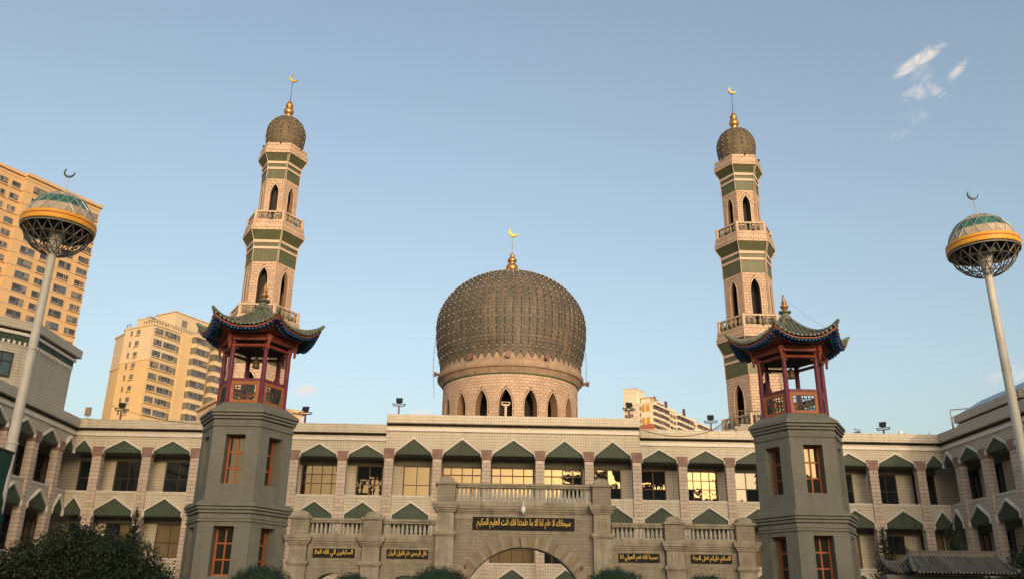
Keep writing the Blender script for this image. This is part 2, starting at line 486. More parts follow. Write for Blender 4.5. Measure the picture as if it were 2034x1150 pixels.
def arch_wall(mb, fm, s0, s1, z0, z1, arches, depth, nseg=1):
    cuts = {s0, s1}
    for i in range(1, nseg): cuts.add(s0 + (s1 - s0) * i / nseg)
    for a in arches:
        for (x, z) in a.profile(): cuts.add(min(max(x, s0), s1))
    cuts = sorted(cuts)
    for a, b in zip(cuts, cuts[1:]):
        if b - a < 1e-5: continue
        mid = (a + b) / 2
        hit = next((q for q in arches if abs(mid - q.sc) < q.hw), None)
        if hit is None:
            mb.add([fm(a, z0, 0), fm(b, z0, 0), fm(b, z1, 0), fm(a, z1, 0)], [(0, 1, 2, 3)])
        else:
            ta, tb = hit.top(a), hit.top(b)
            if hit.kind == 'square': ta = tb = hit.zs
            mb.add([fm(a, ta, 0), fm(b, tb, 0), fm(b, z1, 0), fm(a, z1, 0)], [(0, 1, 2, 3)])
            if hit.zb > z0 + 1e-4:
                mb.add([fm(a, z0, 0), fm(b, z0, 0), fm(b, hit.zb, 0), fm(a, hit.zb, 0)], [(0, 1, 2, 3)])
    for q in arches:
        pr = q.profile()
        for (xa, za), (xb, zb) in zip(pr, pr[1:]):
            mb.add([fm(xa, za, 0), fm(xb, zb, 0), fm(xb, zb, -depth), fm(xa, za, -depth)], [(0, 1, 2, 3)])
        (xa, za), (xb, zb) = pr[0], pr[-1]
        mb.add([fm(xa, za, 0), fm(xb, zb, 0), fm(xb, zb, -depth), fm(xa, za, -depth)], [(0, 1, 2, 3)])
def arch_trim(mb, fm, q, width, proud):
    a, b = q.profile(), q.profile(grow=width)
    for i in range(len(a) - 1):
        p = [a[i], a[i + 1], b[i + 1], b[i]]
        mb.add([fm(x, z, proud) for x, z in p] + [fm(x, z, -.01) for x, z in p], [(0, 1, 2, 3), (3, 2, 6, 7), (0, 4, 5, 1)])
def tiles(mb, fm, s0, s1, z0, z1, tw, th, gap, thick, arches=(), grow=.05, seed=0):
    rnd = random.Random(seed)
    rows = max(1, round((z1 - z0) / th)); th = (z1 - z0) / rows
    for r in range(rows):
        za, zb = z0 + r * th + gap / 2, z0 + (r + 1) * th - gap / 2
        iv = [(s0, s1)]
        for q in arches:
            e = max(q.half(za, grow), q.half(zb, grow), q.half((za + zb) / 2, grow))
            if e > 0:
                nv = []
                for (a, b) in iv:
                    if min(b, q.sc - e) - a > .02: nv.append((a, min(b, q.sc - e)))
                    if b - max(a, q.sc + e) > .02: nv.append((max(a, q.sc + e), b))
                iv = nv
        x = s0 - (tw / 2 if r % 2 else 0)
        while x < s1:
            for (a, b) in iv:
                xa, xb = max(x + gap / 2, a + gap / 2), min(x + tw - gap / 2, b - gap / 2)
                if xb - xa > .03:
                    t = thick * rnd.uniform(.75, 1.2)
                    mb.add([fm(xa, za, 0), fm(xb, za, 0), fm(xb, zb, 0), fm(xa, zb, 0), fm(xa, za, t), fm(xb, za, t), fm(xb, zb, t), fm(xa, zb, t)],
                           [(4, 5, 6, 7), (0, 1, 5, 4), (1, 2, 6, 5), (2, 3, 7, 6), (3, 0, 4, 7)])
            x += tw
def crescent(mb, c, Rr, thick, open_dir, off_=.42, ri_=.86):
    """upright crescent in the XZ plane, horns towards open_dir (radians)"""
    n = 18
    off = Rr * off_
    ri = Rr * ri_
    # intersection half-angle seen from the outer centre
    ca = (Rr * Rr + off * off - ri * ri) / (2 * off * Rr)
    th = math.acos(max(-1, min(1, ca)))
    outer = [open_dir + th + (TAU - 2 * th) * i / n for i in range(n + 1)]
    po = [(math.cos(a) * Rr, math.sin(a) * Rr) for a in outer]
    cx, cz = math.cos(open_dir) * off, math.sin(open_dir) * off
    pa = [math.atan2(p[1] - cz, p[0] - cx) for p in (po[0], po[-1])]
    a0, a1 = pa
    while a1 < a0: a1 += TAU
    pi_ = [(cx + math.cos(a0 + (a1 - a0) * i / n) * ri, cz + math.sin(a0 + (a1 - a0) * i / n) * ri) for i in range(n + 1)]
    for i in range(n):
        q = [po[i], po[i + 1], pi_[i + 1], pi_[i]]
        mb.prism([(c[0] + x, c[1] - thick / 2, c[2] + z) for x, z in q], (0, thick, 0))

# ------------------------------------------------------------------ ground
g = MB(); g.add([(-2500, -2500, -.02), (2500, -2500, -.02), (2500, 2500, -.02), (-2500, 2500, -.02)], [(0, 1, 2, 3)])
struct(g.build('ground', MT['asphalt']))
g = MB(); g.add([(-26, -20, 0), (26, -20, 0), (26, 52, 0), (-26, 52, 0)], [(0, 1, 2, 3)])
struct(g.build('plaza_paving', MT['paving']))

# ------------------------------------------------------------------ windows
PANE = {}
def pane_mesh(mt_):
    if mt_.name not in PANE:
        PANE[mt_.name] = MB().add([(-.5, 0, -.5), (.5, 0, -.5), (.5, 0, .5), (-.5, 0, .5)], [(0, 1, 2, 3)]).mesh('pane', mt_, recalc=False)
    return PANE[mt_.name]
FRAMES = {}
def window(parent, M, xc, zb, zt, wd, xs, zs_, fmat, gmat, bar=.055, dep=.07, tilt=.35, rnd=random, name='window'):
    """framed window in the local XZ plane facing -Y; xs / zs_ are the dividing lines as fractions; its panes are sub-parts"""
    h = zt - zb
    key = (round(wd, 3), round(h, 3), tuple(xs), tuple(zs_), fmat.name, bar, dep)
    if key not in FRAMES:
        f = MB()
        f.box(-wd/2, wd/2, -dep, 0, -h/2, -h/2 + bar); f.box(-wd/2, wd/2, -dep, 0, h/2 - bar, h/2)
        f.box(-wd/2, -wd/2 + bar, -dep, 0, -h/2 + bar, h/2 - bar); f.box(wd/2 - bar, wd/2, -dep, 0, -h/2 + bar, h/2 - bar)
        b2 = bar * .8
        for z in zs_: f.box(-wd/2 + bar, wd/2 - bar, -dep * .9, -.005, -h/2 + z * h - b2/2, -h/2 + z * h + b2/2)
        zz = [0] + list(zs_) + [1]
        for (za, zb_) in zip(zz, zz[1:]):
            for x in xs:
                f.box(-wd/2 + x * wd - b2/2, -wd/2 + x * wd + b2/2, -dep * .9, -.005, -h/2 + za * h + (b2/2 if za else bar), -h/2 + zb_ * h - (b2/2 if zb_ < 1 else bar))
        FRAMES[key] = f.mesh('window_frame', fmat)
    o = ob(name, FRAMES[key], parent, mtx=M @ Matrix.Translation((xc, 0, (zb + zt) / 2)))
    X = [0] + list(xs) + [1]; Z = [0] + list(zs_) + [1]
    for xa, xb in zip(X, X[1:]):
        for za, zb_ in zip(Z, Z[1:]):
            g_ = gmat if not isinstance(gmat, list) else rnd.choice(gmat)
            p = ob('pane', pane_mesh(g_), o)
            p.location = ((xa + xb) / 2 * wd - wd/2, -dep * .4, (za + zb_) / 2 * h - h/2)
            p.scale = ((xb - xa) * wd, 1, (zb_ - za) * h)
            p.rotation_euler = (R(rnd.uniform(-tilt, tilt)), 0, R(rnd.uniform(-tilt, tilt)))
    return o

# ------------------------------------------------------------------ the three-storey mosque building round the courtyard
mosque = thing('mosque_building', 'long cream tiled three-storey mosque building with green gabled canopies round the courtyard', 'building', (0, 50, 0))
SILL3, SILL2, SILL1 = 7.76, 4.22, 1.0
def column(M, x, ztop, capz0, capz1, single=False, facey=-.13, wide=.5):
    core = MB().box(-wide/2 + .012, wide/2 - .012, facey + .012, .3, 0, capz0).build('column', MT['grout'], mosque, mtx=M @ Matrix.Translation((x, 0, 0)))
    ch = .212; n = int(capz0 / ch); ch = capz0 / n
    joined = MB()
    for i in range(n):
        z0, z1 = i * ch + .013, (i + 1) * ch - .013
        parts = [(-wide/2, wide/2)] if i % 2 else [(-wide/2, -.014), (.014, wide/2)]
        for (a, b) in parts:
            jit = random.uniform(-.003, .003)
            if single and z0 > 2.6:
                q = MB().box(a, b, facey + jit, .29, z0, z1)
                ob('block', q.mesh('block', MT['block']), core)
            else:
                joined.box(a, b, facey + jit, .29, z0, z1)
    if joined.v: stuff(joined.build('stone_cladding', MT['block'], core))
    cp = MB().box(-wide/2 - .035, wide/2 + .035, facey - .035, .3, capz0, capz1).build('capital_core', MT['grout'], mosque, mtx=M @ Matrix.Translation((x, 0, 0)))
    h = (capz1 - capz0) / 2
    for r in range(2):
        for (a, b) in ((-wide/2 - .05, -.018), (.018, wide/2 + .05)):
            q = MB().box(a, b, facey - .05, .29, capz0 + r * h + .016, capz0 + (r + 1) * h - .016)
            ob('capital_block', q.mesh('capital_block', MT['capital']), cp)
def canopy(M, x0, x1, zb, zf, zp, dia=True, depth=.03):
    """gabled green hood over an opening: sheet with crossing lattice lines and a white edge trim"""
    xm = (x0 + x1) / 2
    o = MB().prism([(x0, -.06, zb), (x1, -.06, zb), (x1, -.06, zf), (xm, -.06, zp), (x0, -.06, zf)], (0, .10, 0)).build('canopy', MT['canopy'], mosque, mtx=M)
    t = .085
    tr = MB()
    y0, y1 = -.17, .04
    hw = (x1 - x0) / 2
    sl = math.hypot(hw, zp - zf); k = t * sl / hw
    for sgn in (-1, 1):
        xe = xm + sgn * hw
        xo = xm + sgn * (hw + t * .8)
        tr.prism([(xe, y0, zb - .06), (xo, y0, zb - .06), (xo, y0, zf + .03), (xe, y0, zf)], (0, y1 - y0, 0))
        tr.prism([(xe, y0, zf), (xo, y0, zf + .03), (xm, y0, zp + k), (xm, y0, zp)], (0, y1 - y0, 0))
    tr.build('canopy_trim', MT['trim'], o)
    if dia:
        la = MB()
        def inside(x, z): return zb + .02 < z < (zf + (zp - zf) * (1 - abs(x - xm) / hw)) - .02 and x0 + .02 < x < x1 - .02
        step = .17
        for sgn in (-1, 1):
            for i in range(-30, 31):
                c = i * step
                pts = [(xm + c + sgn * d * .8, zb + d) for d in [j * .02 for j in range(int((zp - zb) / .02) + 1)]]
                pts = [p for p in pts if inside(*p)]
                if len(pts) > 2:
                    a, b = pts[0], pts[-1]
                    la.bar((a[0], -.062, a[1]), (b[0], -.062, b[1]), .022, .012, ref=(0, 1, 0))
        if la.v: la.build('canopy_lattice', MT['lattice'], o)
def facade(M, x0, x1, cols, bays, tilemat, zc, zfoot, zpeak, zroof, cap, wins, singles=(), wall=None):
    """one straight run of the front: slab bands between storeys, recessed back wall, columns, canopies and windows (local X along it, -Y outwards)"""
    c2b, c2f, c2p = 6.50, 6.70, 7.38
    w0, w1 = wall or (x0, x1)      # plain wall may run on into the corner where proud mouldings stop short
    c1b, c1f, c1p = 2.95, 3.12, 3.92
    for (za, zb_, nm) in ((0, SILL1, 'lower_wall'), (c1b, SILL2, 'spandrel_wall'), (c2b, SILL3, 'spandrel_wall'), (zc, zroof - .621, 'upper_wall')):
        MB().box(w0, w1, 0, 1.2, za, zb_).build(nm, tilemat, mosque, mtx=M)
    for z in (SILL1, SILL2, SILL3):
        MB().box(x0, x1, -.035, .25, z - .05, z + .03).build('sill', MT['trim'], mosque, mtx=M)
    MB().box(w0, w1, 1.2, 1.45, 0, zroof - .62).build('recessed_wall', tilemat, mosque, mtx=M)
    sf = MB()
    for z in (c1b, c2b, zc): sf.box(x0, x1, .045, 1.198, z - .035, z - .002)
    sf.build('soffit', MT['soffit'], mosque, mtx=M)  # slabs coloured the grey-green of the shadow under the canopies
    MB().box(x0, x1, 1.12, 1.199, 9.64, zc - .036).box(x0, x1, 1.12, 1.199, 6.16, c2b - .036).build('lintel_band', MT['soffit'], mosque, mtx=M)
    # cornice and parapet
    def ends(p): return (x0, x1) if not wall else ((p + .002, x1) if x0 > 0 else (x0, -p - .002))
    MB().box(*ends(.10), -.10, .6, zroof - .92, zroof - .74).build('cornice_stripe', MT['trim'], mosque, mtx=M)
    MB().box(*ends(.02), -.02, .6, zroof - .62, zroof - .50).build('shadow_gap', MT['dark'], mosque, mtx=M)  # recessed strip coloured near-black for the shade under the parapet
    MB().box(x0, x1, -.30, .9, zroof - .50, zroof - .17).build('parapet', tilemat, mosque, mtx=M)
    MB().box(x0, x1, -.265, .9, zroof - .168, zroof).build('parapet_cap', tilemat, mosque, mtx=M)
    for i, cx in enumerate(cols):
        column(M, cx, zroof, *cap, single=(cx in singles))
    for (a, b) in bays:
        canopy(M, a + .09, b - .09, zc - .03, zfoot, zpeak)
        canopy(M, a + .09, b - .09, c2b - .05, c2f, c2p)
        canopy(M, a + .09, b - .09, c1b - .05, c1f, c1p)
    Mw = M @ Matrix.Translation((0, 1.195, 0))
    for (xc, wd, kind) in wins:
        for lv, (zb_, zt) in enumerate(((7.80, 9.62), (4.27, 6.14), (1.06, 2.62))):
            if lv == 1 and kind == 'slide': kd = 'quad'
            else: kd = kind
            fm_ = MT['framedark'] if kd == 'quad' else MT['frame']
            GL = MT['glass']
            if lv == 1: GL = random.choice([[MT['glasscurtain']], [MT['glasscurtain'], MT['glassdark']], [MT['glassdark']]])
            elif kd == 'quad': GL = random.choice([MT['glassdark'], MT['glassdark'], MT['glass']])
            z2 = zt
            if kd == 'quad': window(mosque, Mw, xc, zb_, z2, wd, (.5,), (.46,), fm_, GL)
            elif kd == 'wide': window(mosque, Mw, xc, zb_, z2, wd, (.25, .5, .75), (.42, .70), MT['frame'], GL)
            elif kd == 'grid': window(mosque, Mw, xc, zb_, z2, wd, (.22, .5, .76), (.40, .74), MT['frame'], GL, bar=.075)
            elif kd == 'slide': window(mosque, Mw, xc, zb_, z2, wd, (.5,), (.40,), MT['frame'], GL)

Mf = Matrix.Translation((0, 0, 0))
CX = [1.53, 4.34, 7.08, 9.74, 12.47, 15.3, 18.05, 20.78, 23.56]
H2 = .25
def side_run(sgn):
    cs = [sgn * c for c in CX[3:]]
    edges = [7.33] + [c for c in CX[3:]] + [25.02]
    bays = []
    pc = [7.08] + CX[3:] + [25.02]
    for a, b in zip(pc, pc[1:]):
        lo, hi = a + H2, b - (H2 if b < 25 else 0)
        bays.append((lo, hi) if sgn > 0 else (-hi, -lo))
    wins = []
    if sgn < 0: spec = [(-8.30, 1.52, 'slide'), (-11.05, 2.35, 'wide'), (-13.75, 1.5, 'quad'), (-16.6, 1.6, 'quad'), (-19.25, 1.62, 'quad'), (-22.12, 1.62, 'quad'), (-24.35, 1.3, 'quad')]
    else: spec = [(8.22, 1.5, 'slide'), (11.05, 1.9, 'wide'), (13.68, 1.5, 'quad'), (16.6, 1.6, 'quad'), (19.2, 1.6, 'quad'), (21.95, 1.3, 'quad'), (24.25, 1.3, 'quad')]
    xa, xb = (7.33, 25.02) if sgn > 0 else (-25.02, -7.33)
    facade(Mf, xa, xb, cs, bays, MT['tile'], 9.95, 10.03, 10.60, 11.78, (9.70, 10.24), spec)
side_run(-1); side_run(1)
# the taller middle section stands 0.3 m further forward
Mc = Matrix.Translation((0, -.12, 0))
cc = [-7.08, -4.34, -1.53, 1.53, 4.34, 7.08]
facade(Mc, -7.328, 7.328, cc, [(a + H2, b - H2) for a, b in zip(cc, cc[1:])], MT['tile'], 10.12, 10.17, 10.98, 12.36, (9.86, 10.42),
       [(-5.55, 1.55, 'slide'), (-2.93, 2.3, 'grid'), (0, 2.5, 'grid'), (2.93, 2.3, 'grid'), (5.55, 1.55, 'slide')])
# left wing (faces +X) and right wing (faces -X)
Ml = Matrix.Translation((-25.03, 0, 0)) @ Matrix.Rotation(R(90), 4, 'Z')
Mr = Matrix.Translation((25.03, 0, 0)) @ Matrix.Rotation(R(-90), 4, 'Z')
wl = [1.62, 4.32, 7.05, 9.8, 12.55, 15.3]
def wing(Mx, sgn, singles):
    cs = [sgn * c for c in wl]
    pc = [0.0] + wl + [17.8]
    bays = []
    for a, b in zip(pc, pc[1:]):
        lo, hi = a + (H2 if a else 0), b - (H2 if b < 17 else 0)
        bays.append((lo, hi) if sgn > 0 else (-hi, -lo))
    wins = [(sgn * c, 1.25, 'quad') for c in (.75, 3.1, 5.8, 8.5, 11.3, 14.0)]
    xa, xb = (.302, 17.8) if sgn > 0 else (-17.8, -.302)
    wall = (-.20, 17.8) if sgn > 0 else (-17.8, .20)
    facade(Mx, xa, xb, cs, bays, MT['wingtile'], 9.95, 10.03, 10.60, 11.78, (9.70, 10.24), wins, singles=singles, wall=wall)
wing(Ml, -1, {-1.62, -4.32})
wing(Mr, 1, {1.62, 4.32, 7.05})
# roofs
MB().box(-25.0, 25.0, .9, 26, 10.9, 11.1).build('roof', MT['roof'], mosque)
MB().box(-7.3, 7.3, .9, 4.0, 11.101, 11.95).build('roof', MT['roof'], mosque)
MB().box(-45, -25.9, -18, 26, 10.9, 11.12).build('roof', MT['roof'], mosque)
MB().box(25.9, 45, -18, 26, 10.9, 11.12).build('roof', MT['roof'], mosque)
MB().box(-40, 40, 1.5, 25, 0, 10.88).build('building_core', MT['tile'], mosque)
MB().box(-44, -26.6, -17.5, 1.4, 0, 10.88).build('building_core', MT['tile'], mosque)
MB().box(26.6, 44, -17.5, 1.4, 0, 10.88).build('building_core', MT['tile'], mosque)

# upper hall on the left wing: a bevelled block with a green frieze, pendant trim and a window
def outline(off, z0, z1):
    b = MB()
    pts = [(-25.42 + off, -1.15 + off), (-25.42 + off, -5.75 - off * .41), (-30.6 + off * .71, -10.93 - off * .71), (-40, -10.93 - off), (-40, -1.15 + off)]
    return b.prism([(x, y, z0) for x, y in pts], (0, 0, z1 - z0))
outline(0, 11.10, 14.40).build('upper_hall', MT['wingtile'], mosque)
outline(.02, 14.40, 14.86).build('frieze', MT['canopy'], mosque)
outline(.12, 14.86, 15.02).build('frieze_stripe', MT['trim'], mosque)
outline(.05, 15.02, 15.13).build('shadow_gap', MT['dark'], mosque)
outline(.30, 15.13, 15.60).build('upper_parapet', MT['wingtile'], mosque)
outline(.06, 11.10, 11.95).build('upper_plinth', MT['wingtile'], mosque)
pen = MB()
def pendants(a, b, nrm, n):
    a, b, nrm = Vector(a), Vector(b), Vector(nrm)
    for i in range(n):
        p = a.lerp(b, (i + .5) / n)
        d = (b - a).normalized()
        pen.prism([p + nrm * .03 - d * .07 + Vector((0, 0, .14)), p + nrm * .03 + d * .07 + Vector((0, 0, .14)), p + nrm * .03 + d * .05, p + nrm * .03 + Vector((0, 0, -.09)), p + nrm * .03 - d * .05], nrm * .06)
pendants((-25.42, -1.3, 14.38), (-25.42, -5.7, 14.38), (1, 0, 0), 17)
pendants((-25.42, -5.75, 14.38), (-30.6, -10.93, 14.38), (.707, -.707, 0), 28)
pen.build('pendant_trim', MT['trim'], mosque)
fl = MB()
for i in range(30):
    t = i / 30 * 7.3
    for sg in (-1, 1):
        a = Vector((-25.42 - t * .707, -5.75 - t * .707, 14.42 if sg > 0 else 14.84)); e = Vector((-25.42 - (t + .42) * .707, -5.75 - (t + .42) * .707, 14.84 if sg > 0 else 14.42))
        n_ = Vector((.707, -.707, 0)) * .03
        fl.bar(a + n_, e + n_, .02, .02)
fl.build('frieze_lattice', MT['lattice'], mosque)
Mch = Matrix.Translation((-25.42, -5.75, 0)) @ Matrix.Rotation(R(45), 4, 'Z')
MB().box(-.62, -.47, -.07, 0, 12.0, 14.3).build('pilaster', MT['wingtile'], mosque, mtx=Mch)
window(mosque, Mch @ Matrix.Translation((0, -.02, 0)), -1.58, 12.60, 13.88, 1.55, (.33, .66), (.62,), MT['framedark'], MT['glassgreen'], bar=.06)
window(mosque, Mch @ Matrix.Translation((0, -.02, 0)), -4.4, 12.60, 13.88, 1.55, (.33, .66), (.62,), MT['framedark'], MT['glassgreen'], bar=.06)
# attic storey set back on the right wing
def attic(x, off, y0, y1, z0, z1, mt_, nm): MB().box(x - off, 44, y0, y1, z0, z1).build(nm, mt_, mosque)
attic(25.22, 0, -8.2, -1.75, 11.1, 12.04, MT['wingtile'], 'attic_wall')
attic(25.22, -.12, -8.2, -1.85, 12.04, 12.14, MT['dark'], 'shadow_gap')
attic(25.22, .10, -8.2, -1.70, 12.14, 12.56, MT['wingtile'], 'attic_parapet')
attic(25.55, 0, -11.5, -8.22, 11.1, 12.30, MT['tile'], 'attic_wall')
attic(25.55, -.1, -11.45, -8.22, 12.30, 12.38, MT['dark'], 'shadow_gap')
attic(25.55, .1, -11.6, -8.22, 12.38, 12.86, MT['tile'], 'attic_parapet')

# ------------------------------------------------------------------ domed drum
dm = thing('domed_hall', 'big weathered brown onion dome with rows of bulbs on a round arched drum', 'dome', (0, 60, 12.0))
ZD = -12.0
RD = 4.73
fm = curve_map(RD)
arches = []
for k in range(18):
    a = R(-4.8 + 20 * k); a = (a + PI) % TAU - PI
    arches.append(Arch(a * RD, .44, .0, 2.35, 3.42))
arches.sort(key=lambda q: q.sc)
mb = MB(); arch_wall(mb, fm, -PI * RD, PI * RD, 0, 4.52, arches, .62, nseg=90)
mb.build('drum_wall', MT['mgrout'], dm)
mb = MB(); tiles(mb, fm, -PI * RD, PI * RD, 0, 4.42, .33, .2, .030, .02, arches, .06, 3)
stuff(mb.build('tile_cladding', MT['mtile'], dm))
for q in arches:
    mb = MB(); arch_trim(mb, fm, q, .05, .035); mb.build('arch_trim', MT['mtile'], dm)
MB().lathe([(3.2, 0), (3.2, 4.3)], 36).build('dark_inner_wall', MT['dark'], dm)  # near-black cylinder stands in for the unlit drum interior
# mouldings: green line, sloping cove, heavy rim, band behind the scallops
MB().lathe([(4.75, 4.44), (4.80, 4.44), (4.80, 4.49), (4.75, 4.49)], 96).build('green_line', mat('green painted line', (.05, .13, .05), .6), dm)
MB().lathe([(4.70, 4.49), (4.83, 4.50), (4.93, 4.66), (5.06, 4.84), (4.9, 4.86)], 96).build('cove', MT['rim'], dm, smooth=True)
MB().lathe([(4.9, 4.86), (5.12, 4.87), (5.18, 4.96), (5.19, 5.16), (5.14, 5.26), (5.10, 5.27), (5.08, 5.36), (5.0, 5.40), (4.8, 5.42)], 96).build('rim', MT['rim'], dm, smooth=True)
MB().lathe([(4.6, 5.40), (4.98, 5.41), (4.97, 5.72), (4.90, 5.90), (4.5, 5.95)], 96).build('upper_band', MT['rim'], dm, smooth=True)
DZ = 8.9          # dome centre height above the drum base
def dome_r(z):
    return 5.38 * math.sqrt(max(0, 1 - ((z - DZ) / (4.2 if z > DZ else 7.6)) ** 2))
prof = []
for i in range(22):
    z = 5.92 + (DZ - 5.92) * i / 21
    prof.append((dome_r(z), z))
for i in range(1, 33):
    a = PI / 2 * i / 32
    z = DZ + 4.2 * math.sin(a)
    prof.append((max(.05, 5.38 * math.cos(a)), z))
# faint flutes: each of the sixty gores swells slightly between its two seams
MB().lathe(prof, 240, mod=lambda k: 1.0 - .0045 * (1 if k % 4 == 0 else 0)).build('dome_shell', MT['dome'], dm, smooth='all')
sc_mesh = MB()
w_ = .16
sc_mesh.prism([(-.24, 0, 0), (.24, 0, 0), (.05, 0, -.42), (0, 0, -.48), (-.05, 0, -.42)], (0, .05, 0))
scm = sc_mesh.mesh('scallop', MT['dome'])
for k in range(60):
    a = TAU * (k + .5) / 60
    o = ob('scallop', scm, dm)
    o.matrix_local = Matrix.Rotation(a, 4, 'Z') @ Matrix.Translation((0, -5.03, 5.98))
def string_mesh(profile_pts, r_b, r_w, mt_):
    """a cable down one seam of a dome with a bulb at each point"""
    s_ = MB(); s_.tube([(0, -r_, z) for r_, z in profile_pts], r_w, 4)
    return s_
pts = []
for i in range(21):
    a = PI / 2 * (1 - .12) - i * (PI / 2 * .88) / 14.0
    if a < -PI: break
    if a >= 0: pts.append((5.40 * math.cos(a), DZ + 4.22 * math.sin(a)))
low = [(dome_r(z) + .02, z) for z in (8.25, 7.6, 6.95, 6.3)]
allp = pts + low
wire_me = MB().tube([(0, -r_ - .01, z) for r_, z in allp], .018, 4).mesh('light_string', MT['wire'])
bl = MB()
for r_, z in allp: bl.ball((0, -r_ - .05, z), .044, 6, 4)
bulb_me = bl.mesh('bulbs', MT['bulb'])
for k in range(60):
    o = ob('light_string', wire_me, dm); o.rotation_euler = (0, 0, TAU * k / 60)
    stuff(ob('bulb_row', bulb_me, o))
# loose strings hanging off the two sides
def loose(name, par, a, pts_):
    o = MB().tube(pts_, .012, 4).build(name, MT['wire'], par)
    b = MB()
    for p in pts_[1:]: b.ball(p, .055, 6, 4)
    b.build('bulb', MT['bulb'], o)
loose('hanging_light_string', dm, 0, [(-5.42, 0, 8.2), (-5.50, 0, 7.2), (-5.52, 0, 6.6), (-5.52, 0, 6.05), (-5.50, 0, 5.5), (-5.36, 0, 3.9)])
loose('hanging_light_string', dm, 0, [(5.40, 0, 7.4), (5.42, 0, 6.5), (5.42, 0, 5.9), (5.40, 0, 5.3), (5.38, 0, 4.9)])
fin = MB().lathe([(.30, 12.98), (.36, 13.1), (.22, 13.25), (.20, 13.32), (.40, 13.5), (.47, 13.72), (.40, 13.95), (.2, 14.1), (.30, 14.2), (.36, 14.36), (.28, 14.52), (.13, 14.62), (.19, 14.7), (.17, 14.8), (.05, 14.92)], 20).build('finial', MT['copper'], dm, smooth='all')
MB().tube([(0, 0, 14.9), (.0, 0, 16.35)], [.035, .025], 6).build('finial_rod', MT['steel'], fin)
mb = MB(); mb.ball((0, 0, 15.5), .06); crescent(mb, (.08, 0, 16.66), .37, .16, R(52)); mb.build('crescent', MT['gold'], fin)
# horn loudspeakers round the rim (each can be lifted off)
def horn(loc, ang, label, parent_scale=1.0):
    h = thing('horn_loudspeaker', label, 'loudspeaker', loc, ang, 'horn loudspeakers round the dome rim')
    MB().tube([(0, .22, 0), (0, .05, 0), (0, -.12, -.01), (0, -.28, -.02)], [.06, .07, .13, .21], 10).build('horn', MT['red'], h)
    MB().box(-.04, .04, .05, .14, -.17, -.04).build('bracket', MT['rust'], h)
for a, lab, z, r_ in ((-32, 'faded red horn loudspeaker on the dome rim, left of the two facing front', 17.62, 5.1), (-3, 'faded red horn loudspeaker at the front middle of the dome rim', 17.60, 5.1),
                      (26, 'faded red horn loudspeaker on the dome rim, right of the front one', 17.62, 5.1), (-84, 'red horn loudspeaker sticking out at the left edge of the dome rim', 17.4, 5.15), (88, 'red horn loudspeaker sticking out at the far right edge of the rim', 17.0, 5.3)):
    aa = R(a); horn((math.sin(aa) * r_, 60 - math.cos(aa) * r_, z), aa, lab)

# ------------------------------------------------------------------ minarets
def rail_ring(parent, s, z0, z1, nb, mt_rail, mt_bal, prof_w=.13):
    """hexagonal balustrade: corner posts, bottom and top rail and vase balusters"""
    for k in range(6):
        f = hexface(k, s)
        mb = MB()
        hs = s / 2
        def fb(sa, sb, za, zb_, d0, d1):
            p = [f(sa, za, d0), f(sb, za, d0), f(sb, za, d1), f(sa, za, d1), f(sa, zb_, d0), f(sb, zb_, d0), f(sb, zb_, d1), f(sa, zb_, d1)]
            mb.add(p, [(0,3,2,1),(4,5,6,7),(0,1,5,4),(1,2,6,5),(2,3,7,6),(3,0,4,7)])
        fb(-hs + .1, hs - .1, z1 - .13, z1, -.2, 0)
        fb(-hs + .1, hs - .1, z0, z0 + .10, -.2, 0)
        mb.build('rail', mt_rail, parent)
        c = f(-hs, 0, 0) * .965
        MB().lathe([(.15, z0), (.15, z1 + .03)], 6, (c.x, c.y, 0)).build('post', mt_rail, parent)
        h = z1 - .13 - z0 - .10
        for i in range(nb):
            p = f((i + .5 - nb / 2) * (s - .36) / nb, 0, -.1)
            q = MB().lathe([(prof_w * .45, 0), (prof_w * .9, h * .22), (prof_w * 1.15, h * .45), (prof_w * .8, h * .7), (prof_w * .4, h * .82), (prof_w * .75, h)], 8, (0, 0, 0))
            ob('baluster', bal_cache(('b', round(h, 3), prof_w), q, mt_bal), parent, (p.x, p.y, z0 + .10))
BC = {}
def bal_cache(key, q, mt_):
    if key not in BC: BC[key] = q.mesh('baluster', mt_, 'all')
    return BC[key]
